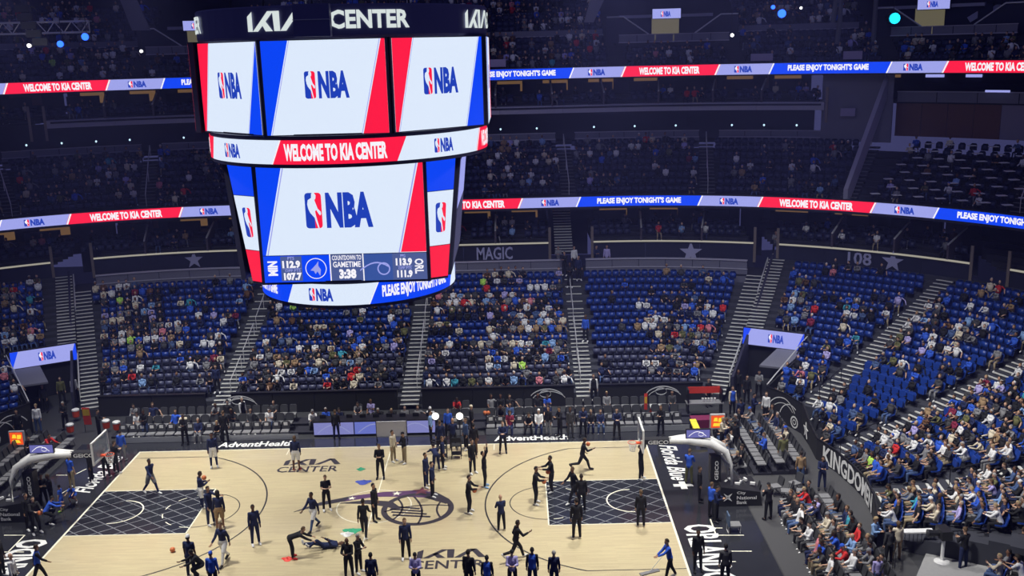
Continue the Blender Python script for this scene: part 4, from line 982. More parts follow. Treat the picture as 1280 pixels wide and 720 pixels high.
    mb = MB(); mb.tube([(X(18.2), 0, .8), (X(16.6), 0, 2.7)], .06, steel, 6); mb.build('strut', t)
basket(1, 'right'); basket(-1, 'left')

# ball rack of loose balls and court props
def ball(x, y, z, lb):
    mb = MB(); mb.lathe([(.02, -.12), (.07, -.098), (.105, -.06), (.12, 0), (.105, .06), (.07, .098), (.02, .12)], orange_m, n=12); mb.tube([(.121*cos(q), .121*sin(q), 0) for q in np.linspace(0, 6.28, 17)[:-1]], .004, blackp, 3, closed=True)
    o = mb.build('basketball', None, (x, y, z), smooth=True); tag(o, lb, 'basketball')
ball(*at(216, 690), .12, 'orange basketball lying alone on the left half of the court')

# ------------------------------------------------------------------ scorers table, lamps, courtside props
t = thing('scorers_table', 'long scorers table with lavender lit front panels', 'table', (0, 0, 0))
A, B = at(393, 545), at(545, 543)
yy = 9.3
mb = MB(); mb.box((A[0], yy+.05, 0), (B[0], yy+.85, .9), blackp); mb.box((A[0]-.03, yy-.02, .9), (B[0]+.03, yy+.9, .95), rail_d); mb.build('table_body', t)
lp = mat('table_led_lavender', s2l((.56, .57, .84)), emit=.75); lp2 = mat('table_led_pale', s2l((.62, .64, .85)), emit=.8)
for i in range(3):
    a = A[0]+(B[0]-A[0])*i/3; b = A[0]+(B[0]-A[0])*(i+1)/3
    f = plane_map((a, yy, .12), (1, 0, 0), (0, 0, 1), (0, -1, 0)); mb = MB(); strip(mb, (.03, .03), (b-a-.03, b-a-.03), 0, .74, lp if i != 1 else mat('table_led_blue', s2l((.45, .50, .86)), emit=.75), f, 0, 1)
    mb.poly([(a+.02, yy+.02, .1), (b-.02, yy+.02, .1), (b-.02, yy+.02, .88), (a+.02, yy+.02, .88)], blackp, .03, (0, 1, 0))
    curve_band(mb, [((b-a)*(.1+.8*q/8), .1+.5*sin(pi*q/8)) for q in range(9)], .03, lp2, lambda p: f((p[0], p[1], .01))); mb.build('front_panel', t)
for i in range(9):
    g = MB(); g.box((-.18, -.02, 0), (.18, .02, .22), blackp, o=(A[0]+.5+.78*i, yy+.5, .95), rz=rnd.uniform(-.2, .2)); tag(g.build('monitor'), 'small black monitor on the scorers table, %s from the left' % ('first', 'second', 'third', 'fourth', 'fifth', 'sixth', 'seventh', 'eighth', 'ninth')[i], 'monitor', 'monitors on the scorers table')
x, y = at(500, 572); t = thing('replay_board', 'white board on a frame in front of the scorers table', 'board', (x-.7, 8.3, 0))
mb = MB(); mb.box((-.85, -.04, .35), (.85, .04, 1.25), mat('board_pale', (.45, .45, .5), .5)); mb.build('board', t)
mb = MB(); [mb.tube([(sx, 0, 0), (sx, 0, 1.3)], .03, rail_d, 5) for sx in (-.87, .87)]; mb.tube([(-.87, -.3, .02), (-.87, .3, .02)], .03, rail_d, 5); mb.tube([(.87, -.3, .02), (.87, .3, .02)], .03, rail_d, 5); mb.build('frame', t)
for px, py, lb in ((546, 516, 'left'), (576, 516, 'right')):
    x, y = at(px, py+44, 0); t = thing('studio_lamp', 'round white studio lamp on a stand, %s one of two' % lb, 'lamp', (x, y, 0))
    mb = MB(); mb.tube([(0, 0, 0), (0, 0, 1.75)], .025, rail_d, 5); [mb.tube([(0, 0, .5), (.4*cos(q), .4*sin(q), 0)], .02, rail_d, 4) for q in (0, 2.1, 4.2)]; mb.build('stand', t)
    mb = MB(); mb.lathe([(.05, -.06), (.2, -.04), (.2, .03), (.05, .05)], mat('studio_light', (1, .98, .9), emit=2.), n=14); o = mb.build('lamp_head', t); o.rotation_euler = (pi/2, 0, 0); o.location = (0, 0, 1.9)
for px, py, lb in ((553, 575, 'left'), (571, 572, 'right')):
    x, y = at(px, py); t = thing('director_chair', 'tall black director chair at the courtside interview, %s one' % lb, 'chair', (x, y, 0))
    mb = MB(); mb.box((-.25, -.2, .72), (.25, .2, .76), black_m); mb.build('seat', t); mb = MB(); mb.box((-.27, -.24, 1.0), (.27, -.21, 1.25), black_m); mb.build('backrest', t)
    for sx in (-.26, .26):
        for sy in (-.22, .22): mb = MB(); mb.tube([(sx, sy, 0), (sx, sy, 1.0 if sy > 0 else 1.25)], .018, rail_d, 5); mb.build('leg', t)
    mb = MB(); mb.box((-.26, -.24, .25), (.26, .24, .28), rail_d); mb.build('footrest', t)
def cooler(x, y, z, lb, c=(.75, .08, .03)):
    t = thing('drinks_cooler', lb, 'cooler', (x, y, z)); m = mat('cooler_orange', c, .45)
    mb = MB(); mb.lathe([(.16, 0), (.2, .05), (.22, .42)], m, n=12); mb.build('tub', t); mb = MB(); mb.lathe([(.23, .42), (.23, .5), (.17, .54)], white_m, n=12); mb.build('lid', t)
t = thing('drinks_table', 'red-fronted drinks table with cups near the right tunnel', 'table', (*at(880, 520), 0))
mb = MB(); mb.box((-1.1, -.35, .86), (1.1, .35, .92), greypad); mb.build('table_top', t); mb = MB(); mb.box((-1.0, .28, 1.35), (1.0, .33, 1.75), mat('cooler_red', (.7, .05, .03), .5)); mb.build('backboard_sign', t)
mb = MB()
for sx in (-1.0, 1.0): mb = MB(); mb.box((sx-.04, -.3, 0), (sx+.04, .33, 1.75), rail_d); mb.build('leg_frame', t)
x, y = at(880, 520)
for i in range(5): g = MB(); g.lathe([(.05, 0), (.07, .22)], white_m, n=8); tag(g.build('paper_cup', None, (x-.1+.18*i, y, .92)), 'stack of white paper cups on the drinks table, %s from the left' % ('first', 'second', 'third', 'fourth', 'fifth')[i], 'cup', 'paper cups on the drinks table')
for px, py, lb in ((89, 533, 'orange drinks cooler on the cart by the left tunnel'), (96, 514, 'orange drinks cooler behind the cart at the left tunnel'), (134, 528, 'white-lidded cooler beside the left courtside chairs, left one'), (147, 530, 'white-lidded cooler beside the left courtside chairs, right one'), (815, 510, 'white-lidded cooler among the right courtside chairs, left one'), (823, 510, 'white-lidded cooler among the right courtside chairs, right one')):
    x, y = at(px, py+12); cooler(x, y, .25, lb)
def adbox(px, py, lb, ry=0):
    x, y = at(px, py); t = thing('advert_display', lb, 'display', (x, y, 0), ry)
    mb = MB(); mb.box((-.42, -.08, .75), (.42, .08, 1.6), rail_w); mb.build('case', t); mb = MB(); mb.box((-.05, -.05, 0), (.05, .05, .75), rail_d); mb.box((-.3, -.2, 0), (.3, .2, .05), rail_d); mb.build('stand', t)
    f = plane_map((-.36, -.09, .82), (1, 0, 0), (0, 0, 1), (0, -1, 0)); mb = MB(); strip(mb, (0, 0), (.72, .72), 0, .72, mat('ad_orange', s2l((.95, .33, .1)), emit=1), f, 0, 1); mb.build('screen', t)
    mb = MB(); strip(mb, (.12, .18), (.38, .34), .38, .6, mat('ad_yellow', s2l((1, .85, .2)), emit=1), f, .01, 1); strip(mb, (.4, .42), (.62, .66), .34, .58, mat('ad_yellow', 0), f, .01, 1); strip(mb, (.1, .14), (.6, .5), .1, .28, mat('ad_yellow', 0), f, .01, 1); mb.build('screen_graphic', t)
adbox(896, 551, 'orange and yellow advert display by the right basket corner'); adbox(25, 572, 'orange and yellow advert display by the left basket corner')
x, y = at(112, 540); t = thing('feather_flag', 'red and yellow slanted flag by the left tunnel', 'flag', (x, y, 0)); mb = MB(); mb.box((-.22, -.02, .5), (.22, .02, 1.6), mat('flag_red', (.8, .06, .04), .6), tilt=.1); mb.box((-.2, -.03, 1.1), (.2, .03, 1.5), mat('flag_yellow', (.8, .5, .03), .6), tilt=.1); mb.tube([(-.24, 0, 0), (-.24, 0, 1.7)], .02, rail_d, 5); mb.build('cloth', t)
x, y = at(807, 530); t = thing('feather_flag', 'thin orange and yellow flag among the right courtside chairs', 'flag', (x, y, 0)); mb = MB(); mb.box((-.09, -.02, .9), (.09, .02, 1.9), mat('flag_red', 0)); mb.box((-.07, -.025, 1.3), (.07, .025, 1.7), mat('flag_yellow', 0)); mb.tube([(0, 0, 0), (0, 0, 1.9)], .02, rail_d, 5); mb.build('cloth', t)
a = at(869, 536, .8); b = at(879, 558, .1); mb = MB(); mb.poly([(a[0]-.15, a[1]+1, .9), (b[0]-.15, b[1], .1), (b[0]+.25, b[1], .1), (a[0]+.2, a[1]+1, .9)], mat('yellow_mat', (.8, .65, .02), .5), .1, (0, 0, 1)); mb.box((a[0]-.15, a[1]+.8, 0), (a[0]+.2, a[1]+1, .92), rail_d); mb.box((b[0]-.15, b[1], 0), (b[0]+.25, b[1]+.1, .12), rail_d); tag(mb.build('ramp_strip'), 'bright yellow slanted strip beside the right end of the courtside chairs', 'strip')
x, y = at(876, 532); mb = MB(); mb.box((-.6, -.4, 0), (.6, .4, .5), mat('maroon_cloth', (.16, .01, .06), .8), o=(x, y, .0)); tag(mb.build('covered_case'), 'maroon covered case below the drinks table', 'case')
x, y = at(812, 716); t = thing('dust_mop', 'wide grey dust mop pushed across the lower right court', 'mop', (x, y, 0)); mb = MB(); mb.box((-.45, -.1, 0), (.45, .1, .05), greypad, rz=.4); mb.build('mop_head', t); mb = MB(); mb.tube([(0, 0, .05), (.85, .3, .95)], .015, rail_w, 5); mb.build('handle', t)
x, y = at(917, 664); t = thing('folding_stool', 'grey and white stool chair on the right apron', 'chair', (x, y, 0))
mb = MB(); mb.box((-.3, -.25, .32), (.3, .25, .38), greypad); mb.build('seat', t); mb = MB(); mb.box((-.3, -.3, .35), (-.24, .25, .9), mat('stool_blue', (.08, .12, .2), .5)); mb.build('backrest', t)
for sx in (-.27, .27): mb = MB(); mb.tube([(sx, -.22, .35), (sx, -.22, 0), (sx, .22, 0), (sx, .22, .35)], .02, rail_w, 5); mb.build('leg_frame', t)
def cloth(px, py, m, lb, r=.3, n=4):
    x, y = at(px, py); mb = MB(); V = []; q_ = 16
    for i in range(n+1):
        for j in range(q_): a = 2*pi*j/q_; rr = r*(1-i/n*.85)*(1+.25*sin(3*a+i)); V.append((x+rr*cos(a)*1.4, y+rr*sin(a), .0+.09*i/n*(1+.5*sin(2*a))+.01))
    F = [(i*q_+j, i*q_+(j+1) % q_, (i+1)*q_+(j+1) % q_, (i+1)*q_+j) for i in range(n) for j in range(q_)]+[tuple(n*q_+j for j in range(q_))]
    mb.add(V, F, m); tag(mb.build('towel', smooth=True), lb, 'towel')
cloth(451, 587, mat('green_cloth', (.03, .3, .16), .8), 'small green cloth lying on the court', .16); cloth(454, 603, mat('blue_cloth', (.05, .08, .4), .8), 'crumpled blue cloth on the court', .28)
cloth(440, 664, mat('green_cloth', 0), 'green cloth in the pile beside the photographers', .3); cloth(434, 668, white_m, 'white towel in the pile beside the photographers', .22)
cloth(360, 699, mat('flag_red', 0), 'red mat beside the stretching player', .2)

# ------------------------------------------------------------------ chairs on the floor
def chair_proto(kind):
    t = {}
    mb = MB()
    P_ = rrect(.46, .44, .12)
    V = [(p[0]-.23, .24+.1*(p[1]/.44), .48+p[1]) for p in P_]; n = len(V); V += [(a, b+.06, c) for a, b, c in V]
    mb.add(V, [tuple(range(n)), tuple(range(n, 2*n))[::-1]]+[(i, (i+1) % n, n+(i+1) % n, n+i) for i in range(n)], chair_m)
    t['backrest'] = mb.mesh('backrest')
    mb = MB(); mb.box((-.23, -.24, .41), (.23, .22, .48), greypad if kind == 'pad' else chair_m); t['seat'] = mb.mesh('seat')
    for sx in (-.24, .24):
        mb = MB(); mb.tube([(sx, -.2, 0), (sx, -.05, .42), (sx, .22, .45), (sx, .33, .9)], .016, rail_d, 4); mb.tube([(sx, .25, 0), (sx, -.1, .42)], .016, rail_d, 4); t['leg'+('a' if sx < 0 else 'b')] = mb.mesh('leg')
    mb = MB(); mb.box((-.11, .225, .70), (.11, .245, .88), white_m); t['head_cover'] = mb.mesh('head_cover')
    return t
CH = chair_proto('pad')
nchairs = [0]
def put_chair(x, y, z, rz, label, group, cover=False):
    r = thing('padded_chair', label, 'chair', (x, y, z), rz, group)
    for k, me in CH.items():
        if k == 'head_cover' and not cover: continue
        link(k.rstrip('ab') if k.startswith('leg') else k, me, r)
    nchairs[0] += 1
    return r
ORD = ['first', 'second', 'third', 'fourth', 'fifth', 'sixth', 'seventh', 'eighth', 'ninth', 'tenth']
def ordn(i):
    if i < 10: return ORD[i]
    i += 1
    return '%d%s' % (i, 'th' if 10 < i % 100 < 14 else {1: 'st', 2: 'nd', 3: 'rd'}.get(i % 10, 'th'))
FLOOR_SEATS = []   # (x, y, z, rz) for seated people
YROW = [(9.25, .0), (10.3, .12), (11.35, .26)]
XB = [(-16.2, -5.6, 'left block'), (3.2, 4.6, 'press block'), (5.3, 9.6, 'middle block'), (10.0, 17.2, 'right block')]
rs = MB()
for r, (y, z) in enumerate(YROW):
    if z > 0:
        m = MB(); m.box((-16.8, y-.52, 0), (17.5, y+.53, z), concrete_d); tag(m.build('chair_riser'), kind='structure')
    for a, b, nm in XB:
        n = int((b-a)/.56)
        for i in range(n):
            x = a+.28+.56*i
            put_chair(x, y, z, 0, 'black padded courtside chair, %s in the %s row, far side %s' % (ordn(i), ('front', 'middle', 'back')[r], nm), 'courtside chairs on the far side', r == 0)
            FLOOR_SEATS.append((x, y, z, 0, '%s chair, %s row, far side %s' % (ordn(i), ('front', 'middle', 'back')[r], nm), nm))
mb = MB()
for a, b, nm in XB:
    s = MB(); s.box((a, 8.98, .02), (b, 9.0, .36), mat('skirt_pale', (.33, .34, .36), .6)); tag(s.build('chair_skirt'), 'pale skirt board under the front chairs of the '+nm, 'board')
# end-line chairs: rows along y facing the court
def end_rows(sg, xs, y0, y1, nm, skip=()):
    for r, x in enumerate(xs):
        n = int((y1-y0)/.56)
        for i in range(n):
            y = y0+.28+.56*i
            put_chair(sg*x, y, .0+.1*r, -sg*pi/2, 'grey-seated black chair, %s from near end, %s row, %s' % (ordn(i), ORD[r], nm), nm)
            FLOOR_SEATS.append((sg*x, y, .1*r, -sg*pi/2, '%s chair, %s row, %s' % (ordn(i), ORD[r], nm), nm))
        if r: m = MB(); a, b = sorted((sg*(x-.45), sg*(x+.48))); m.box((a, y0, 0), (b, y1, .1*r-.002), concrete_d); tag(m.build('chair_riser'), kind='structure')
end_rows(1, (18.75, 19.75, 20.7, 21.6), 2.6, 9.3, 'right far block')
end_rows(1, (19.9, 20.85, 21.75), -10.6, -.9, 'right near block')
end_rows(-1, (18.75, 19.75, 20.7), 2.2, 9.3, 'left far block')
end_rows(-1, (19.9, 20.85), -6, -.9, 'left near block')
for i, (px, py) in enumerate(((969, 612), (982, 618), (993, 608), (1001, 618), (941, 618))):
    x, y = at(px, py+6); put_chair(x, y, 0, -pi/2+rnd.uniform(-.5, .5), 'loose black folding chair on the walkway by the right basket, %s from the left' % ('second', 'third', 'fourth', 'fifth', 'first')[i], 'loose folding chairs')

# ------------------------------------------------------------------ stand seats
SEATS = []    # dict(x,y,z,rz,sec,row,i,lower)
def seat_row(R, z, s0, s1, ok, sec, row, pitch=.53):
    n = int((s1-s0)/pitch); 
    for i in range(n):
        s = s0+(i+.5)*(s1-s0)/n; x, y = pt(s, R); c = ok(x, y, s, R)
        if not c: continue
        nn = nrm(s, R); rz = math.atan2(nn[1], nn[0])+pi/2
        SEATS.append((x, y, z, rz, sec, row, i, s))
def ok_side(x, y, s, R):
    return not any(dist_seg(x, y, a, b) < w+.28 for a, b, w in AISLE_LINES[:7])
for k in range(16):
    R = Rk(k)
    s1 = th2s(69.5, R); seat_row(R, zside(k), -s1, s1, ok_side, 'side', k)
def ok_corner(x, y, s, R):
    th = theta(x, y)
    if th > 65: return False
    k = round((R-14.9)/.84)
    if (k < 8 and th > 54) or R-.35 < wallR(th)+.15: return False
    if k < 1 and th < -29: return False
    if th < -31 and (k < 6 and th > -43): return False
    return not any(dist_seg(x, y, a, b) < w+.28 for a, b, w in AISLE_LINES[5:])
for sg in (1, -1):
    for k in range(-5, 18):
        R = Rk(k); a, b = th2s(66, R), th2s(-46, R)
        if sg < 0: a, b = -th2s(0, R), -a
        seat_row(R, zcorner(k), a, b, ok_corner, 'corner' if sg > 0 else 'left corner', k)
for k in range(8):
    seat_row(Rmid(k), zmid(k), -46, 31.3+k*.75, lambda x, y, s, R: not mid_aisle(s, R), 'mid', k)
    seat_row(Rmid(k), zmid(k), 33.9+k*.7, 58, lambda x, y, s, R: not mid_aisle(s, R), 'tables', k, .8)
for k in range(11):
    def ok_up(x, y, s, R, k=k):
        for v in VOMS:
            if k >= 3 and v[0]-1 < s < v[1]+1: return False
            if abs(s-v[0]+.3) < .7 or abs(s-v[1]-.3) < .7: return False
        return True
    seat_row(Rup(k), zup(k), -46, 56, ok_up, 'up', k)
for zf, R0, s0, s1, n, nm in ((7.0, 31.9, -36, 41, 3, 'suite low'), (17.05, 38, -43, 32, 2, 'suite up')):
    for k in range(n): seat_row(R0+.9*k, zf+.2*k, s0, s1, lambda x, y, s, R: (int(s*10+1000) % 43 > 6) and not (9.5 < s < 13.5 and R < 37) and not (25.3 < s < 27.6 and R < 37), nm, k, .6)
# visible test: drop what the camera cannot see sideways
def inview(x, y, z, pad=40):
    d = Vector((x, y, z))-CAMP; zz = d.dot(_f)
    if zz < 1: return False
    u = 640+FPX*d.dot(RIGHT)/zz; v = 360-FPX*d.dot(UP)/zz
    return -pad < u < 1280+pad and -pad < v < 720+pad
SEATS = [s for s in SEATS if inview(*s[:3])]
# occupancy
def hsh(*a):
    v = sin(a[0]*12.9898+a[1]*78.233+(a[2] if len(a) > 2 else 0)*37.7)*43758.5453; return v-math.floor(v)
def dens(s):
    x, y, z, rz, sec, k, i, sp = s
    cl = hsh(math.floor(i/3.3), k, len(sec)) ; c2 = hsh(math.floor(x/2.6), math.floor(y/1.9+k*.3), 3)
    if sec == 'side':
        if x < -19: b = .5
        elif x < -11.5: b = .42 if k > 3 else .3
        elif x < .4: b = .45
        elif x < 11.4: b = .62 if k > 2 else .45
        else: b = .62 if (3 < k < 12 and x > 15 or k in (1, 2)) else .14
        if 11.4 < x < 16 and 4 <= k <= 11: b = .04
    elif sec == 'corner':
        th = theta(x, y); b = .33 if th > 43 else (.5 if th > 22 else .95)
        if k > 12: b *= .45
        if k < 1 or th < 22: b = max(b, .97 if k < 4 else .7)
        if th < 22 and k < 6: return .93
    elif sec == 'left corner': b = .55
    elif sec == 'mid': b = .28
    elif sec == 'tables': b = .25
    elif sec == 'up': b = .42
    else: b = .22
    return min(1, b*(1.75 if c2 > .45 else .35))
OCC = [hsh(s[0]*3.1, s[1]*2.7, s[5]) < dens(s) for s in SEATS]
def camd(p): return (Vector(p[:3])-CAMP).length
order = sorted(range(len(SEATS)), key=lambda i: camd(SEATS[i]))
near = set(order[:300])

# detailed seat prototype
def seat_proto(m, up):
    t = {}
    mb = MB(); P_ = rrect(.47, .5, .11, 4); n = len(P_); V = [(p[0]-.235, .16+.12*(p[1]/.5)-.03*cos(p[0]*6.6-1.55), .36+p[1]) for p in P_]; V += [(a, b+.045, c) for a, b, c in V]
    mb.add(V, [tuple(range(n)), tuple(range(n, 2*n))[::-1]]+[(i, (i+1) % n, n+(i+1) % n, n+i) for i in range(n)], m); t['seat_back'] = mb.mesh('seat_back')
    mb = MB(); P_ = rrect(.44, .4, .07, 3); n = len(P_)
    if up: V = [(p[0]-.22, .06+.05*p[1], .40+p[1]) for p in P_]; V += [(a, b+.07, c) for a, b, c in V]
    else: V = [(p[0]-.22, .16-p[1], .42) for p in P_]; V += [(a, b, c-.06) for a, b, c in V]
    mb.add(V, [tuple(range(n)), tuple(range(n, 2*n))[::-1]]+[(i, (i+1) % n, n+(i+1) % n, n+i) for i in range(n)], m); t['seat_pan'] = mb.mesh('seat_pan')
    mb = MB()
    for sx in (-.255,): mb.box((sx-.02, -.14, .56), (sx+.02, .2, .6), blackp); mb.box((sx-.02, .08, .0), (sx+.02, .16, .58), blackp)
    t['armrest'] = mb.mesh('armrest'); return t
SP = {(m, u): seat_proto({0: seat_blue, 1: seat_navy}[m], u) for m in (0, 1) for u in (0, 1)}
def rowname(sec, k):
    if sec == 'corner': return ordn(k+5)+' row up the right corner stand'
    return ordn(k)+' row of the far side stand'
cnt = {}
SEATLAB = {}
rows_ = {}
for i in range(len(SEATS)): rows_.setdefault((SEATS[i][4], SEATS[i][5]), []).append(i)
for k, v in rows_.items():
    v.sort(key=lambda i: SEATS[i][7])
    for j, i in enumerate(v): SEATLAB[i] = j
for i in order[:300]:
    x, y, z, rz, sec, k, ii, sp = SEATS[i]
    r = thing('stadium_seat', 'blue stadium seat, %s from the left in the %s' % (ordn(SEATLAB[i]), rowname(sec, k)), 'seat', (x, y, z), rz, 'stadium seats of the corner stand')
    for nme, me in SP[(0, 0 if OCC[i] else 1)].items(): link(nme, me, r)

# the other seats, one object
def merge(protos, insts, name, mats, tintfn=None, smooth=False):
    """protos: list of (V Nx3, F list of tuples, matidx or None); insts: list of (proto index, x, y, z, rz, scale, tintlist)"""
    VV = []; LV = []; LS = []; MI = []; TT = []; off = 0
    for pi_, x, y, z, rz, sc, extra in insts:
        V, FL, FS, FM, FR = protos[pi_]
        c, s = cos(rz), sin(rz); P_ = V*sc
        Q = np.empty_like(P_); Q[:, 0] = x+P_[:, 0]*c-P_[:, 1]*s; Q[:, 1] = y+P_[:, 0]*s+P_[:, 1]*c; Q[:, 2] = z+P_[:, 2]
        VV.append(Q); LV.append(FL+off); LS.append(FS); off += len(V)
        if tintfn is None: MI.append(FM if extra is None else np.full(len(FS), extra))
        else: TT.append(np.asarray(extra)[FR])
    V = np.concatenate(VV); L = np.concatenate(LV); S = np.concatenate(LS)
    me = bpy.data.meshes.new(name); me.vertices.add(len(V)); me.vertices.foreach_set('co', V.ravel().astype(np.float32))
    me.loops.add(len(L)); me.loops.foreach_set('vertex_index', L.astype(np.int32))
    me.polygons.add(len(S)); st = np.concatenate(([0], np.cumsum(S)[:-1])); me.polygons.foreach_set('loop_start', st.astype(np.int32))
    for m in mats: me.materials.append(m)
    if tintfn is None: me.polygons.foreach_set('material_index', np.concatenate(MI).astype(np.int32))
    me.update(calc_edges=True)
    if tintfn is not None:
        a = me.attributes.new('tint', 'FLOAT_COLOR', 'FACE'); T = np.concatenate(TT); T = np.concatenate([T, np.ones((len(T), 1))], 1); a.data.foreach_set('color', T.ravel().astype(np.float32))
    me.validate()
    return me
def proto_arrays(V, F, FM=None, FR=None):
    return (np.array(V, float), np.array([a for f in F for a in f], int), np.array([len(f) for f in F], int), np.array(FM if FM is not None else [0]*len(F)), np.array(FR if FR is not None else [0]*len(F)))
def lowseat(up):
    mb = MB(); V = [(-.235, .2, .36), (.235, .2, .36), (.235, .24, .74), (.15, .27, .86), (-.15, .27, .86), (-.235, .24, .74)]; V += [(a, b+.05, c) for a, b, c in V]
    mb.add(V, [tuple(range(6)), tuple(range(6, 12))[::-1]]+[(i, (i+1) % 6, 6+(i+1) % 6, 6+i) for i in range(6)], seat_blue)
    if up: mb.box((-.22, .04, .40), (.22, .11, .76), seat_blue, tilt=-.08)
    else: mb.box((-.22, -.26, .38), (.22, .16, .44), seat_blue)
    return proto_arrays(mb.V, mb.F)
LSP = [lowseat(1), lowseat(0)]
ins = []; ins2 = []
for i in order[300:]:
    x, y, z, rz, sec, k, ii, sp = SEATS[i]
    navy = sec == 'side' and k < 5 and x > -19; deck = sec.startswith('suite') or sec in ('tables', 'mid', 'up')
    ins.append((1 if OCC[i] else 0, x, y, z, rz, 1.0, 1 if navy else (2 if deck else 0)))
o = link('stadium_seats', merge(LSP, ins, 'stadium_seats', [seat_blue, seat_navy, seat_dimmed])); tag(o, 'rows of blue and navy stadium seats farther up the arena', 'seats', kind='stuff')
# small white tables of the table section

# ------------------------------------------------------------------ people
def V3(*a): return np.array(a, float)
def rotx(v, a):  # forward bend: +a leans toward -y
    c, s = cos(a), sin(a); return V3(v[0], v[1]*c-v[2]*s, v[1]*s+v[2]*c)
def skeleton(lean=0, head=0, turn=0, aL=(5, 8, 5), aR=(5, 8, 5), lL=(0, 3, 0), lR=(0, 3, 0), seated=False):
    """arms (forward pitch, outward, elbow bend, [inward]); legs (hip pitch, outward, knee bend). Faces -y. degrees"""
    D = math.radians; J = {}
    J['pel'] = V3(0, 0, 0)
    up = rotx(V3(0, 0, 1), D(lean)); fw = rotx(V3(0, -1, 0), D(lean))
    J['wst'] = J['pel']+up*.14; J['chs'] = J['pel']+up*.40; J['nck'] = J['pel']+up*.54
    hu = rotx(V3(0, 0, 1), D(lean*.55+head)); hf = rotx(V3(0, -1, 0), D(lean*.55+head))
    J['hd'] = J['nck']+hu*.19; J['hu'] = hu; J['hf'] = V3(hf[0]+sin(D(turn)), hf[1]*cos(D(turn)), hf[2])
    for sd, A, L in ((1, aL, lL), (-1, aR, lR)):
        k = 'L' if sd > 0 else 'R'
        sh = J['pel']+up*.49+V3(sd*.168, 0, 0)
        def armdir(p, o, q=0):
            v = V3(0, -sin(D(p)), -cos(D(p))); v = rotx(v, D(lean*(0 if p else .0)))
            v = V3(v[0]+sd*sin(D(o)), v[1]*cos(D(o)), v[2]*cos(D(o))); return v/np.linalg.norm(v)
        d1 = armdir(A[0], A[1]); el = sh+d1*.29
        inn = A[3] if len(A) > 3 else 0
        d2 = armdir(A[0]+A[2], A[1]*.4); d2 = V3(d2[0]-sd*sin(D(inn)), d2[1]*cos(D(inn)), d2[2]); d2 /= np.linalg.norm(d2)
        wr = el+d2*.26; J['sh'+k], J['el'+k], J['wr'+k], J['hn'+k] = sh, el, wr, wr+d2*.09; J['hd'+k] = d2
        hp = J['pel']+V3(sd*.095, 0, -.03)
        d1 = V3(sd*sin(D(L[1])), -sin(D(L[0])), -cos(D(L[0]))); d1 /= np.linalg.norm(d1); kn = hp+d1*.44
        d2 = V3(sd*sin(D(L[1]))*.6, -sin(D(L[0]-L[2])), -cos(D(L[0]-L[2]))); d2 /= np.linalg.norm(d2); an = kn+d2*.43
        fd = D(L[0]-L[2]); ft = V3(sd*.12, -cos(fd*.5), sin(fd*.5) if not seated else 0); ft /= np.linalg.norm(ft)
        J['hp'+k], J['kn'+k], J['an'+k], J['to'+k] = hp, kn, an, an+ft*.17+V3(0, 0, -.05)
    zmin = min(J['toL'][2], J['toR'][2], J['anL'][2]-.05, J['anR'][2]-.05)-.035
    if seated: zmin = -.565 if False else (J['pel'][2]-.54)
    for k in J:
        if k not in ('hu', 'hf', 'hdL', 'hdR'): J[k] = J[k]-V3(0, 0, zmin)
    return J
BONES = [('torso', 'wst', 'chs', .138, .150, .74), ('torso', 'chs', 'nck', .150, .07, .70), ('hip', 'pel', 'wst', .152, .136, .78), ('neck', 'nck', 'hd', .058, .055, 1),
         ] + [b for k in 'LR' for b in (('uarm', 'sh'+k, 'el'+k, .055, .042, 1), ('farm', 'el'+k, 'wr'+k, .044, .03, 1), ('thigh', 'hp'+k, 'kn'+k, .09, .06, 1), ('shin', 'kn'+k, 'an'+k, .06, .04, 1), ('foot', 'an'+k, 'to'+k, .046, .038, 1))]
def capsule(p, q, r0, r1, flat=1., n=10):
    d = q-p; L = np.linalg.norm(d); d = d/L
    x = V3(1, 0, 0)-d*d[0]; 
    if np.linalg.norm(x) < .3: x = V3(0, 1, 0)-d*d[1]
    x /= np.linalg.norm(x); y = np.cross(d, x)
    prof = [(0.02, -r0*flat*.9), (.7*r0, -r0*.6*flat), (r0, 0), ((r0+r1)/2, L/2), (r1, L), (.7*r1, L+r1*.6), (.02, L+r1*.9)]
    V = []; F = []
    for r, t in prof:
        for j in range(n): a = 2*pi*j/n; V.append(p+d*t+x*r*cos(a)+y*r*sin(a)*flat)
    for i in range(len(prof)-1):
        for j in range(n): F.append((i*n+j, i*n+(j+1) % n, (i+1)*n+(j+1) % n, (i+1)*n+j))
    F += [tuple(range(n))[::-1], tuple((len(prof)-1)*n+j for j in range(n))]
    return V, F
def ellipsoid(c, rx, ry, rz, ux, uy, uz, n=12, m=8):
    V = []; F = []
    for i in range(m+1):
        t = pi*(i+.02)/(m+.04); 
        for j in range(n): a = 2*pi*j/n; V.append(c+ux*rx*sin(t)*cos(a)+uy*ry*sin(t)*sin(a)+uz*rz*cos(t))
    for i in range(m):
        for j in range(n): F.append((i*n+j, (i+1)*n+j, (i+1)*n+(j+1) % n, i*n+(j+1) % n))
    F += [tuple(range(n)), tuple(m*n+j for j in range(n))[::-1]]
    return V, F
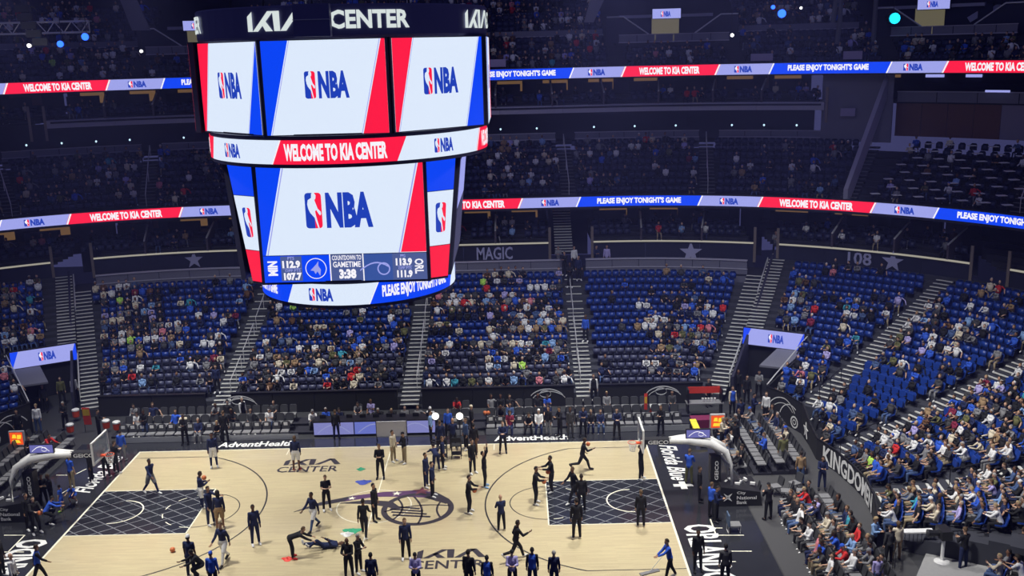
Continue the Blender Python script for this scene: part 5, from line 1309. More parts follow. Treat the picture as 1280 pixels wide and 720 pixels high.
def build_template(name, J, voxel, detail=True):
    mb = MB()
    for tg, a, b, r0, r1, fl_ in BONES: V, F = capsule(J[a], J[b], r0, r1, fl_); mb.add(V, F, fabric_o)
    for k in 'LR':  # shoulders
        V, F = capsule(J['sh'+k], J['chs']*.5+J['sh'+k]*.5, .066, .08); mb.add(V, F, fabric_o)
        V, F = capsule(J['wr'+k], J['hn'+k], .032, .04, .6); mb.add(V, F, fabric_o)
    hu, hf = J['hu'], J['hf']/np.linalg.norm(J['hf']); hx = np.cross(hf, hu); hx /= np.linalg.norm(hx)
    c = J['hd']
    V, F = ellipsoid(c+hu*.02, .076, .096, .118, hx, hf, hu); mb.add(V, F, fabric_o)
    V, F = ellipsoid(c-hu*.06+hf*.03, .055, .06, .055, hx, hf, hu); mb.add(V, F, fabric_o)
    V, F = ellipsoid(c+hf*.1-hu*.012, .016, .024, .026, hx, hf, hu, 6, 5); mb.add(V, F, fabric_o)
    for s in (-1, 1): V, F = ellipsoid(c+hx*s*.078, .014, .02, .032, hx, hf, hu, 6, 5); mb.add(V, F, fabric_o)
    src = me_from(name+'_src', mb.V, mb.F, [fabric_o]); o = bpy.data.objects.new(name, src); COL.objects.link(o)
    md = o.modifiers.new('r', 'REMESH'); md.mode = 'VOXEL'; md.voxel_size = voxel
    md = o.modifiers.new('s', 'SMOOTH'); md.factor = .5; md.iterations = 2
    dg = bpy.context.evaluated_depsgraph_get(); me = bpy.data.meshes.new_from_object(o.evaluated_get(dg))
    bpy.data.objects.remove(o)
    nv = len(me.vertices); V = np.zeros(nv*3); me.vertices.foreach_get('co', V); V = V.reshape(-1, 3)
    N = np.zeros(nv*3); me.vertex_normals.foreach_get('vector', N); N = N.reshape(-1, 3)
    F = np.array([p.vertices[:] if len(p.vertices) == 4 else (*p.vertices, p.vertices[2]) for p in me.polygons])
    # region of each vertex
    best = np.full(nv, 1e9); reg = np.zeros(nv, int); names = ['torso', 'hip', 'neck', 'uarm', 'farm', 'thigh', 'shin', 'foot', 'hand', 'head']
    tt = np.zeros(nv)
    bl = BONES+[('hand', 'wr'+k, 'hn'+k, .036, .036, 1) for k in 'LR']
    for tg, a, b, r0, r1, fl_ in bl:
        p, q = J[a], J[b]; d = q-p; t = np.clip(((V-p)@d)/(d@d), 0, 1); dd = np.linalg.norm(V-p-t[:, None]*d, axis=1)/(r0+(r1-r0)*t)
        m = dd < best; best[m] = dd[m]; reg[m] = names.index(tg); tt[m] = t[m]
    hd = np.linalg.norm((V-c-hu*.02)@np.stack([hx/.082, hf/.1, hu/.125], 1), axis=1); reg[hd < 1.12] = 9
    rel = (V-c)
    up_, fw_ = rel@hu, rel@hf
    def sub(mask, infl, nm, m, rigid=None):
        fm = mask[F].all(1); f = F[fm]; used = np.unique(f); mp = -np.ones(nv, int); mp[used] = np.arange(len(used))
        P_ = V[used]+N[used]*infl
        ff = [tuple(dict.fromkeys(mp[x])) for x in f]
        return me_from(nm, P_, ff, [m], smooth=True)
    R_ = lambda *ns: np.isin(reg, [names.index(n) for n in ns])
    out = {}
    body = me.copy(); body.name = 'body'; body.materials.clear(); body.materials.append(skin_o); body.materials.append(eye_m)
    if detail:   # fingers, thumbs and eyes
        bm = bmesh.new(); bm.from_mesh(body)
        def addg(V_, F_, mi=0):
            vs = [bm.verts.new(tuple(v)) for v in V_]
            for f_ in F_:
                try: q = bm.faces.new([vs[i] for i in f_]); q.material_index = mi; q.smooth = True
                except ValueError: pass
        for k, sd in (('L', 1), ('R', -1)):
            d = J['hd'+k]; side = np.cross(d, V3(0, 0, 1)) if abs(d[2]) < .9 else V3(0, 1, 0)
            if abs(d[2]) >= .9: side = V3(0, -1, 0)
            side = side/np.linalg.norm(side); crl = np.cross(side, d)
            if crl@(J['chs']-J['hn'+k]) < 0: crl = -crl
            for q, ln in zip((-1.5, -.5, .5, 1.5), (.06, .072, .066, .052)):
                b0 = J['hn'+k]+side*q*.018+d*.0; b1 = b0+d*ln*.6+side*q*.003; b2 = b1+(d*.6+crl*.8)*ln*.5
                for u, v in ((b0, b1), (b1, b2)): Vc, Fc = capsule(u, v, .009, .008, 1, 5); addg(Vc, Fc)
            b0 = J['wr'+k]+d*.03-side*.03; b1 = b0-side*.03+d*.035; Vc, Fc = capsule(b0, b1, .012, .01, 1, 5); addg(Vc, Fc)
        for s in (-1, 1): Ve, Fe = ellipsoid(c+hx*s*.033+hf*.089+hu*.018, .012, .009, .008, hx, hf, hu, 6, 4); addg(Ve, Fe, 1)
        Ve, Fe = ellipsoid(c+hf*.094-hu*.062, .024, .008, .005, hx, hf, hu, 6, 4); addg(Ve, Fe, 1)
        bm.to_mesh(body); bm.free()
    for p in body.polygons: p.use_smooth = True
    out['body'] = body
    out['shirt_long'] = sub(R_('torso', 'uarm', 'farm') | (R_('hip') & (best > 0)), .014, 'shirt', fabric_o)
    out['shirt_short'] = sub(R_('torso', 'hip') | (R_('uarm') & (tt < .75)), .014, 'shirt', fabric_o)
    out['vest'] = sub(R_('torso', 'hip') & (best > .6), .022, 'vest', fabric_o)
    out['trousers'] = sub(R_('hip', 'thigh', 'shin'), .013, 'trousers', fabric_o)
    out['shorts'] = sub(R_('hip') | (R_('thigh') & (tt < .85)), .03, 'shorts', fabric_o)
    out['tights'] = sub(R_('thigh', 'shin'), .006, 'tights', fabric_o)
    out['shoes'] = sub(R_('foot'), .012, 'shoes', shoe_o)
    hm = (reg == 9) & ((up_*.8-fw_*.75) > .028)
    out['hair_short'] = sub(hm, .012, 'hair', hair_o)
    out['hair_long'] = sub(hm | (((reg == 2) | (reg == 9)) & (fw_ < -.02)), .03, 'hair', hair_o)
    out['cap'] = sub((reg == 9) & (up_ > .045), .016, 'cap', fabric_o)
    bpy.data.meshes.remove(me)
    return out
POSE = {
 'stand': dict(aL=(3, 9, 8), aR=(3, 9, 8), lL=(0, 4, 0), lR=(0, 4, 0)),
 'hands': dict(aL=(25, 10, 75, 38), aR=(25, 10, 75, 38), lL=(0, 5, 0), lR=(0, 5, 0), head=12),
 'crossed': dict(aL=(28, 12, 62, 55), aR=(28, 12, 62, 55), lL=(0, 6, 0), lR=(2, 6, 3)),
 'walk': dict(aL=(-25, 8, 20), aR=(30, 8, 25), lL=(26, 2, 8), lR=(-20, 2, 20), lean=4),
 'run': dict(aL=(-20, 12, 60), aR=(35, 12, 80), lL=(35, 2, 20), lR=(-25, 2, 60), lean=10),
 'shoot': dict(aL=(150, 8, 30), aR=(160, 8, 25), lL=(6, 5, 10), lR=(4, 5, 8), head=-15),
 'ball': dict(aL=(40, 12, 50, 22), aR=(40, 12, 50, 22), lL=(8, 6, 14), lR=(8, 6, 14), lean=6),
 'bend': dict(lean=75, aL=(55, 6, 10), aR=(55, 6, 10), lL=(5, 6, 5), lR=(15, 6, 20), head=-20),
 'crouch': dict(lean=35, aL=(55, 10, 30), aR=(55, 10, 30), lL=(80, 12, 110), lR=(60, 12, 95)),
 'reach': dict(aL=(80, 5, 15), aR=(10, 10, 15), lL=(5, 5, 5), lR=(0, 5, 0)),
 'push': dict(aL=(50, 5, 20, 10), aR=(35, 5, 20, 10), lL=(18, 4, 8), lR=(-15, 4, 12), lean=12),
 'lie': dict(aL=(30, 30, 40), aR=(10, 25, 20), lL=(50, 6, 85), lR=(12, 6, 10)),
}
SITP = {
 'sit': dict(aL=(22, 6, 60, 18), aR=(22, 6, 60, 18), lL=(84, 6, 84), lR=(84, 6, 84), lean=-6),
 'sit_lean': dict(aL=(45, 8, 50, 25), aR=(45, 8, 50, 25), lL=(82, 10, 88), lR=(82, 10, 80), lean=22, head=5),
 'sit_phone': dict(aL=(35, 6, 80, 22), aR=(18, 8, 55, 15), lL=(85, 5, 80), lR=(85, 5, 88), lean=-2, head=15),
 'sit_arm': dict(aL=(20, 60, 20), aR=(20, 6, 65, 10), lL=(84, 9, 75), lR=(84, 4, 92), lean=-10, turn=20),
}
TP = {}
for k, p in POSE.items(): TP[k] = build_template(k, skeleton(**p), .017)
for k, p in SITP.items(): TP[k] = build_template(k, skeleton(seated=True, **p), .021)
SKIN = [(.50, .30, .20), (.42, .24, .15), (.13, .06, .035), (.22, .11, .065), (.55, .35, .25), (.08, .038, .022)]
HAIR = [(.02, .014, .01), (.03, .02, .012), (.10, .06, .03), (.012, .01, .01), (.30, .22, .12), (.35, .33, .31)]
CN = {'black': (.012, .012, .015), 'navy': (.015, .022, .07), 'white': (.70, .70, .70), 'grey': (.20, .20, .21), 'dark grey': (.05, .05, .055), 'blue': (.03, .10, .55), 'light blue': (.22, .36, .62),
      'red': (.55, .03, .03), 'cream': (.62, .55, .42), 'tan': (.30, .20, .11), 'pink': (.60, .20, .24), 'olive': (.12, .12, .05), 'green': (.05, .22, .10), 'denim': (.06, .10, .22), 'khaki': (.30, .24, .15), 'lavender': (.40, .36, .66), 'yellow': (.75, .60, .05), 'lime': (.45, .75, .12), 'brown': (.12, .06, .03), 'maroon': (.20, .02, .05), 'teal': (.05, .3, .4), 'orange': (.75, .22, .03), 'purple': (.18, .06, .35)}
NP = [0]
def person(pose, x, y, z, h, label, top='black', bottom='black', skin=0, hair=0, sc=1.03, sleeves='long', legs='trousers', shoes='white', head='hair_short', cap=None, vest=None, group=None, tights=None, small=False):
    T = TP[pose]; r = thing('person', label, 'person', (x, y, z), math.radians(h), group); r.scale = (sc, sc, sc); NP[0] += 1
    def ch(k, nm, c):
        o = link(nm, T[k], r); o.color = (*c, 1); return o
    ch('body', 'body', SKIN[skin]); ch('shirt_long' if sleeves == 'long' else 'shirt_short', 'shirt', CN[top])
    if legs == 'shorts': ch('shorts', 'shorts', CN[bottom]); 
    else: ch('trousers', 'trousers', CN[bottom])
    if tights: ch('tights', 'tights', CN[tights])
    ch('shoes', 'shoes', CN[shoes])
    if vest: ch('vest', 'vest', CN[vest])
    if head: ch(head, 'hair', HAIR[hair])
    if cap: ch('cap', 'cap', CN[cap])
    return r
# (foot px, foot py, pose, heading, top, bottom, extras, label)
PL = [
 (190, 617, 'walk', 60, 'navy', 'grey', dict(skin=2, legs='shorts', tights='navy', sc=1.08), 'player in dark navy top and grey shorts walking in the court\'s left far corner'),
 (268, 584, 'stand', 20, 'navy', 'white', dict(skin=2, legs='shorts', tights='navy', sc=1.08), 'player in navy with white shorts standing near the left far sideline'),
 (371, 588, 'stand', 180, 'navy', 'white', dict(skin=2, legs='shorts', shoes='red', sc=1.08), 'player in navy with white shorts and red shoes on the far floor lettering'),
 (253, 635, 'hands', 120, 'navy', 'white', dict(skin=2, legs='shorts', tights='navy', sc=1.06), 'player in navy holding a ball at the left free-throw corner'),
 (264, 656, 'reach', 60, 'navy', 'navy', dict(skin=1, sc=1.08), 'player in full navy stretching an arm at the left free-throw circle'),
 (276, 662, 'stand', 190, 'navy', 'tan', dict(skin=3, legs='shorts', sleeves='long', head='hair_long', sc=1.08), 'long-haired player in navy and tan shorts beside the left free-throw circle'),
 (281, 704, 'walk', -20, 'navy', 'white', dict(skin=1, legs='shorts', tights='white', shoes='black', sc=1.12), 'tall player in navy top and white shorts striding toward the near side'),
 (320, 681, 'stand', 30, 'navy', 'navy', dict(skin=2, sc=1.08), 'player in navy tracksuit alone left of the near centre court'),
 (240, 722, 'stand', 170, 'navy', 'navy', dict(skin=2, cap='white', sc=1.1, sleeves='short'), 'player in navy with a white headband at the lower left'),
 (254, 724, 'crouch', -60, 'black', 'black', dict(skin=2), 'person in black crouching beside the player with the white headband'),
 (268, 740, 'stand', 180, 'blue', 'black', dict(cap='blue'), 'person in blue shirt and blue cap at the bottom left of the court'),
 (50, 729, 'walk', 120, 'black', 'black', dict(vest='blue', skin=3), 'person in a blue vest over black walking by the left baseline'),
 (20, 742, 'stand', 90, 'white', 'black', dict(head=None), 'bald man in white shirt at the bottom left corner'),
 (4, 722, 'stand', 90, 'black', 'black', {}, 'person in black at the very left bottom edge'),
 (91, 611, 'stand', 150, 'blue', 'khaki', dict(sleeves='short'), 'man in blue shirt and khaki trousers on the left apron'),
 (94, 629, 'crouch', 0, 'blue', 'blue', dict(sc=.75, legs='shorts', sleeves='short'), 'child in blue jersey squatting with a ball by the left basket'),
 (78, 639, 'stand', -90, 'blue', 'blue', dict(sc=.76, legs='shorts', sleeves='short', shoes='lime'), 'child in blue with lime shoes by the left basket'),
 (56, 634, 'hands', 40, 'black', 'black', dict(skin=1), 'person in black with folded hands left of the left basket key, rear one'),
 (66, 636, 'hands', -60, 'black', 'black', dict(skin=3), 'person in black talking beside the left basket, right of the pair'),
 (38, 662, 'stand', 60, 'black', 'black', {}, 'person in black beside the sign of the left basket base'),
 (46, 667, 'ball', 50, 'black', 'black', dict(sc=1.05), 'person in black holding a ball near the left basket base'),
 (59, 656, 'crouch', 120, 'blue', 'black', dict(sc=.95), 'person in blue and black bending down by the left basket'),
 (115, 603, 'stand', 90, 'black', 'black', dict(skin=3), 'person in black behind the left backboard'),
 (134, 597, 'stand', 180, 'black', 'black', {}, 'person in black just right of the left backboard'),
 (146, 592, 'hands', 150, 'black', 'black', {}, 'second person in black right of the left backboard'),
 (154, 576, 'stand', 180, 'blue', 'grey', {}, 'person in bright blue hoodie at the left far corner of the court'),
 (476, 598, 'hands', 0, 'black', 'black', dict(skin=0, sc=1.06, shoes='black'), 'man in black with hands on chest at the far centre line'),
 (492, 577, 'stand', 60, 'cream', 'khaki', {}, 'man in cream shirt and khaki trousers before the scorers table'),
 (506, 579, 'hands', -60, 'black', 'khaki', dict(cap='black'), 'photographer in black with khaki trousers before the scorers table'),
 (421, 549, 'stand', 180, 'black', 'navy', dict(hair=2), 'person in black seen from behind at the left part of the scorers table'),
 (409, 638, 'hands', 20, 'black', 'black', dict(sleeves='short'), 'man in black short-sleeved shirt left of centre court'),
 (393, 662, 'walk', -35, 'navy', 'white', dict(skin=2, legs='shorts', tights='denim', shoes='black', sc=1.08), 'player in navy jacket and white shorts walking left of centre court'),
 (456, 671, 'walk', 180, 'black', 'black', dict(skin=3, sc=1.06), 'person in black walking away at centre court'),
 (469, 651, 'stand', 70, 'black', 'black', dict(shoes='black', sc=1.05), 'man in black suit standing at centre court'),
 (364, 698, 'bend', 100, 'black', 'black', dict(shoes='red'), 'trainer in black bending over the player lying on the court'),
 (437, 724, 'hands', -10, 'black', 'black', dict(skin=2, head=None, sc=1.06), 'bald man in black at the bottom centre left'),
 (449, 716, 'hands', 60, 'black', 'black', dict(hair=5, skin=4), 'grey-haired person in black beside the bald man'),
 (466, 742, 'stand', 180, 'navy', 'black', {}, 'person in navy at the bottom edge left of centre'),
 (508, 699, 'stand', 10, 'navy', 'black', dict(sc=1.07), 'person in navy tracksuit top near the near floor lettering'),
 (533, 609, 'stand', 70, 'navy', 'navy', dict(sleeves='long'), 'person in navy right of the centre circle, left of two'),
 (541, 621, 'stand', 80, 'navy', 'black', {}, 'person in navy and black right of the centre circle, right of two'),
 (546, 590, 'bend', -160, 'navy', 'navy', {}, 'person in navy bending at the far side by the interview'),
 (554, 586, 'stand', 90, 'navy', 'black', {}, 'person in navy upright beside the bending one'),
 (586, 641, 'ball', 80, 'black', 'black', dict(skin=0, sc=1.07), 'player in black holding a ball left of the right three-point line'),
 (591, 592, 'stand', 40, 'black', 'black', dict(sc=1.05), 'person in black near the far end of the right three-point line'),
 (606, 609, 'shoot', 90, 'black', 'black', dict(skin=1, shoes='light blue', sc=1.07), 'player in black shooting with arms raised beyond the right three-point line'),
 (627, 664, 'hands', 200, 'navy', 'black', dict(head=None), 'bald person in navy at the right three-point line'),
 (521, 740, 'hands', 0, 'lavender', 'black', dict(cap='black'), 'camera operator in lavender shirt at the bottom centre'),
 (587, 742, 'stand', 160, 'black', 'black', dict(sc=1.08), 'player in black seen from behind at the bottom right of centre'),
 (610, 745, 'stand', 180, 'black', 'black', dict(vest='blue'), 'person in black and blue vest at the bottom right of centre'),
 (629, 566, 'crossed', 0, 'navy', 'black', dict(shoes='black'), 'man in navy with folded arms at the far sideline'),
 (728, 589, 'run', 90, 'black', 'black', dict(skin=2, sc=1.08, shoes='black'), 'player in black running with a ball on the right far court'),
 (669, 630, 'ball', 80, 'black', 'black', dict(skin=3, sc=1.08), 'player in black with a ball outside the right key, left of two'),
 (690, 615, 'ball', -80, 'black', 'black', dict(skin=3, sc=1.07), 'player in black with a ball outside the right key, right of two'),
 (717, 628, 'walk', -60, 'black', 'black', dict(skin=3, sc=1.07), 'player in black leaning into the right key from the top'),
 (727, 640, 'stand', 180, 'black', 'black', dict(skin=3, sc=1.07), 'player in black inside the right key, rear of the group'),
 (721, 674, 'stand', 190, 'black', 'black', dict(sc=1.1, skin=0), 'tall player in black seen from behind below the right key'),
 (801, 599, 'shoot', 60, 'black', 'black', dict(skin=1, sc=1.02), 'player in black shooting beside the right baseline'),
 (801, 659, 'stand', 180, 'black', 'black', dict(sc=1.02), 'person in black hoodie in the right key near the baseline'),
 (645, 700, 'run', 110, 'black', 'black', dict(skin=2, sc=1.08), 'player in black swinging an arm at the lower middle of the right half'),
 (641, 738, 'hands', 0, 'lavender', 'black', dict(cap='black'), 'camera operator in lavender shirt at the bottom right of centre'),
 (666, 736, 'stand', 180, 'black', 'navy', dict(vest='blue', skin=2), 'person in a blue vest from behind at the bottom, left of the navy coach'),
 (693, 738, 'stand', 180, 'navy', 'navy', dict(hair=5), 'man in navy top from behind at the bottom of the right half'),
 (837, 724, 'push', -80, 'blue', 'black', {}, 'court attendant in blue pushing the dust mop'),
 (872, 714, 'stand', 10, 'black', 'black', dict(skin=2, sc=1.05, shoes='black'), 'man in black jacket on the right apron lettering'),
 (906, 732, 'stand', 180, 'dark grey', 'black', {}, 'person in dark jacket at the bottom right apron'),
 (861, 605, 'hands', 150, 'blue', 'olive', {}, 'person in blue with olive trousers under the right basket arm'),
 (874, 627, 'stand', 80, 'black', 'black', {}, 'person in black beside the right basket mast'),
 (889, 648, 'stand', 120, 'blue', 'black', dict(hair=2), 'person in blue near the sign of the right basket base, left one'),
 (895, 652, 'hands', 60, 'navy', 'black', {}, 'person in navy near the sign of the right basket base, right one'),
 (960, 650, 'hands', 200, 'black', 'black', dict(cap='black'), 'security guard in black on the walkway by the right basket'),
 (1027, 612, 'hands', -10, 'navy', 'navy', dict(shoes='black'), 'man in navy suit standing before the lettered wall'),
 (1000, 606, 'stand', 170, 'tan', 'denim', {}, 'person in tan jacket and jeans on the walkway'),
 (1091, 694, 'hands', 40, 'light blue', 'black', dict(head='hair_long', hair=4), 'blonde person in light blue jacket at the end of the lettered wall'),
 (1064, 716, 'hands', -80, 'light blue', 'black', dict(head=None), 'man in pale blue jacket bent toward the chairs at the lower right'),
 (1110, 706, 'stand', 200, 'dark grey', 'black', {}, 'person in dark grey coat at the lower right walkway'),
 (1120, 700, 'stand', 180, 'cream', 'tan', dict(head='hair_long', hair=2), 'person in cream top with long hair at the lower right walkway'),
 (1095, 738, 'stand', 0, 'lavender', 'denim', dict(sc=.85), 'child in lavender jersey at the bottom of the lower right walkway'),
 (1203, 712, 'hands', 200, 'black', 'navy', dict(shoes='black', sc=1.05), 'camera operator in black beside the platform camera'),
 (1275, 708, 'stand', 170, 'black', 'grey', {}, 'person in black at the far right bottom edge'),
 (183, 549, 'hands', 0, 'black', 'denim', dict(skin=2), 'security person in black before the left courtside chairs'),
 (232, 555, 'hands', 0, 'black', 'black', dict(skin=2), 'man in black with folded hands before the left courtside chairs'),
 (282, 552, 'stand', 180, 'black', 'black', {}, 'security guard in black from behind at the left courtside chairs'),
 (713, 547, 'stand', 20, 'dark grey', 'dark grey', dict(skin=2, shoes='black'), 'man in dark suit before the right courtside chairs'),
 (729, 545, 'hands', 0, 'navy', 'black', {}, 'person in navy with a blue folder before the right courtside chairs'),
 (771, 548, 'crossed', 0, 'navy', 'black', {}, 'person in navy with folded arms before the right courtside chairs'),
 (826, 544, 'hands', -30, 'black', 'black', {}, 'person in black at the right end of the courtside chairs'),
 (700, 546, 'hands', -60, 'black', 'black', {}, 'person in black left of the man in dark suit'),
 (686, 545, 'stand', -40, 'black', 'grey', {}, 'person in black with grey trousers at the right courtside chairs'),
 (539, 552, 'stand', 90, 'light blue', 'black', {}, 'person in light blue at the left of the interview group'),
 (551, 566, 'stand', 180, 'navy', 'navy', {}, 'man in navy suit from behind in the interview group, left one'),
 (567, 562, 'hands', 180, 'navy', 'black', dict(head=None), 'bald man in navy suit from behind in the interview group'),
 (583, 562, 'stand', -60, 'denim', 'black', dict(hair=2), 'man in blue suit at the right of the interview group'),
 (593, 568, 'stand', 180, 'black', 'brown', {}, 'person in black jacket behind the interview group'),
 (590, 543, 'stand', 90, 'black', 'black', dict(cap='cream'), 'person in black with cream cap at the interview group'),
 (561, 548, 'stand', 0, 'blue', 'black', {}, 'person in blue behind the interview group'),
 (41, 583, 'hands', 0, 'black', 'navy', {}, 'person in black by the left wall emblem'),
 (25, 550, 'stand', 20, 'black', 'black', {}, 'staff member in black with a badge before the left wall emblem'),
 (49, 541, 'stand', 10, 'white', 'denim', dict(head='hair_long', hair=4), 'blonde person in white and denim by the left tunnel'),
 (83, 537, 'hands', 0, 'black', 'black', dict(hair=5), 'staff member in black vest beside the left drinks cart'),
 (79, 506, 'stand', 20, 'olive', 'black', {}, 'person in olive top in the left tunnel'),
 (57, 515, 'stand', 0, 'black', 'black', {}, 'guard in black in the mouth of the left tunnel'),
 (95, 503, 'stand', 60, 'white', 'black', {}, 'person in white and black at the left tunnel edge'),
 (60, 572, 'crouch', 60, 'red', 'black', {}, 'person in red bent over beside the left court corner'),
 (125, 548, 'hands', 100, 'black', 'black', {}, 'person in black near the left drinks cart'),
 (305, 533, 'stand', 60, 'white', 'black', dict(vest='black', hair=5), 'usher in black vest behind the left courtside chairs'),
 (742, 504, 'stand', 0, 'white', 'black', dict(vest='black'), 'usher in black vest and white sleeves on the stairs right of centre'),
 (915, 520, 'stand', 20, 'cream', 'black', dict(vest='blue'), 'person in blue jersey by the drinks table'),
 (925, 536, 'stand', 200, 'navy', 'denim', {}, 'man in navy shirt and jeans from behind by the right court corner'),
 (941, 528, 'hands', 60, 'navy', 'black', {}, 'person in navy in the crowd before the right tunnel'),
 (957, 527, 'stand', -40, 'white', 'black', {}, 'person in white shirt before the right tunnel'),
 (968, 521, 'stand', 20, 'navy', 'black', {}, 'person in navy before the right tunnel, farther right'),
 (933, 505, 'stand', 10, 'black', 'black', {}, 'person in black at the mouth of the right tunnel, left one'),
 (948, 498, 'hands', -10, 'grey', 'black', {}, 'person in grey at the mouth of the right tunnel'),
 (922, 498, 'stand', 0, 'black', 'black', dict(skin=3), 'tall person in black deep in the right tunnel mouth'),
 (885, 508, 'stand', 30, 'black', 'black', {}, 'person in black behind the drinks table'),
 (902, 560, 'hands', 60, 'cream', 'black', dict(hair=4), 'person in cream leaning by the right advert display'),
 (918, 566, 'stand', 150, 'black', 'black', {}, 'person in black by the end chairs near the right corner'),
 (955, 583, 'hands', -90, 'blue', 'black', {}, 'person in bright blue standing in the end chairs'),
 (978, 585, 'stand', 180, 'olive', 'grey', {}, 'person in olive standing in the end chairs'),
]
for i, (px, py, pose, h, top, bot, ex, lb) in enumerate(PL):
    x, y = at(px, py, 0.0); kw = dict(skin=i % 2 if i % 5 else 4, hair=(i*7) % 4, sc=rnd.uniform(.98, 1.04), shoes='white' if px < 860 and 560 < py < 730 else 'black'); kw.update(ex)
    person(pose, x, y, 0.0, h, lb, top, bot, **kw)
for q_, (sx_, sy_, sz_, tp_, lb_) in enumerate(((10.9, 28.0, 5.0, 'black', 'person in black descending from the terrace, left in the group on the right-of-centre stairs'), (11.9, 27.2, 4.8, 'navy', 'person in navy in the group at the top of the right-of-centre stairs'),
    (11.2, 26.3, 4.5, 'black', 'person in black lower in the group on the right-of-centre stairs'), (11.7, 29.4, 5.1, 'white', 'person in white vest at the terrace gap right of centre'), (10.5, 29.6, 5.1, 'grey', 'person in grey standing at the terrace gap right of centre'),
    (11.9, 20.3, 2.1, 'blue', 'person in blue on the stairs right of centre, halfway up'), (13.4, 29.5, 5.1, 'navy', 'person in navy standing at the terrace rail right of the stairs'), (14.2, 29.5, 5.1, 'lavender', 'person in lavender standing at the terrace rail right of the stairs'),
    (-19.0, 14.6, .75, 'black', 'person in black on the lowest steps beside the left tunnel'), (-12.0, 15.2, .8, 'navy', 'person in navy at the foot of the stairs below the scoreboard'), (26.9, 28.9, 6.0, 'grey', 'person in grey at the top of the corner stairs'))):
    person('stand' if q_ % 2 else 'hands', sx_, sy_, sz_, (q_*37) % 60-30, lb_, tp_, 'black', skin=q_ % 3, hair=q_ % 3)
# the player lying on the floor
x, y = at(385, 690); r = person('lie', x-.6, y, .13, 0, 'player in navy blue tracksuit lying on his back on the court', 'navy', 'navy', skin=2, sc=1.05)
r.rotation_euler = (math.radians(-90), 0, math.radians(-78)); r.location = (x-.3, y+.1, .14)
# head end to the right
for px, py, z, lb in ((255, 597, 1.75, 'basketball held up by the player at the left free-throw corner'), (593, 613, 1.15, 'basketball held at the right three-point line'), (735, 555, 1.35, 'basketball carried by the running player'), (680, 602, 1.15, 'basketball held outside the right key, lower one'),
                     (685, 590, 1.15, 'basketball held outside the right key, upper one'), (50, 641, 1.1, 'basketball held near the left basket base'), (92, 621, .35, 'basketball held by the squatting child')):
    bx2, by2 = at(px, py, z); ball(bx2, by2, z, lb)
for i in range(2): bx2, by2 = at(606+i*4, 521, 1.05); ball(bx2, 9.75, 1.08, 'orange ball on the right end of the scorers table, '+('left', 'right')[i]+' one')

for i in range(10):
    for j in range(2):
        if hsh(i, j, 3) < (.85 if j == 0 else .45): FLOOR_SEATS.insert(0, (-5.0+.78*i+.2*j, 10.55+j*1.0, .1*j, 0, '%s place, %s row behind scorers table' % (ordn(i), ('front', 'second')[j]), 'table'))
for (sx_, sy_, sz_, *_r) in [f_ for f_ in FLOOR_SEATS if f_[5] == 'table']:
    put_chair(sx_, sy_, sz_, 0, 'black padded chair behind the scorers table, %s' % _r[1], 'chairs behind the scorers table')
# seated people, individually: floor chairs first, then the nearest stand seats
POS = list(SITP)
TOPS = ['black']*34+['navy']*14+['dark grey']*14+['grey']*12+['white']*20+['blue']*9+['cream']*7+['light blue']*4+['red']*3+['tan']*3+['pink']*2+['olive']*3+['denim']*4+['lavender']*3+['maroon', 'lime', 'brown', 'brown', 'teal']
BOTS = ['black']*8+['navy']*4+['denim']*6+['grey']*4+['khaki']*3+['dark grey']*3
def seated(i, x, y, z, rz, where, zoff=0.0):
    q = hsh(x*1.3, y*2.1, 1); q2 = hsh(x*2.3, y*1.1, 2); q3 = hsh(x, y, 5); q4 = hsh(x, y, 9)
    top = TOPS[int(q*len(TOPS))]; bot = BOTS[int(q2*len(BOTS))]; hd = 'hair_long' if q4 < .3 else 'hair_short'
    kw = dict(skin=[0, 0, 4, 1, 0, 3, 2, 1, 4][int(q3*9)], hair=[0, 1, 2, 3, 0, 4, 5, 2][int(q4*8)], head=hd, sc=.97+.08*q3, sleeves='long' if q4 > .35 else 'short', shoes='white' if q2 > .5 else 'black')
    cap = None
    if q3 > .86: cap = ['black', 'white', 'blue', 'grey'][int(q2*4)]
    lab = 'person in %s top, %s trousers%s, %s' % (top, bot, ', %s cap' % cap if cap else '', where)
    person(POS[int(hsh(x, y, 13)*4)], x, y, z+zoff, math.degrees(rz)+(q2-.5)*24, lab, top, bot, cap=cap, group='spectators seated near the court', **kw)
fd = {'table': 1.1, 'left block': .22, 'press block': .6, 'middle block': .5, 'right block': .12, 'right far block': .3, 'right near block': .62, 'left far block': .35, 'left near block': .5}
for i, (x, y, z, rz, where, nm) in enumerate(FLOOR_SEATS):
    if hsh(x*3.3, y*7.7, 4) < fd[nm] and inview(x, y, z+.5, 5) and NP[0] < 215: seated(i, x, y, z, rz, where, -.06)
mx_n = 300
used = set()
for i in order:
    if NP[0] >= mx_n: break
    if OCC[i]:
        x, y, z, rz, sec, k, ii, sp = SEATS[i]; used.add(i)
        seated(i, x, y, z, rz, '%s seat, %s row, %s' % (ordn(SEATLAB[i]), ordn(k+5) if sec == 'corner' else ordn(k), 'right corner' if sec == 'corner' else 'far stand'), -.07)
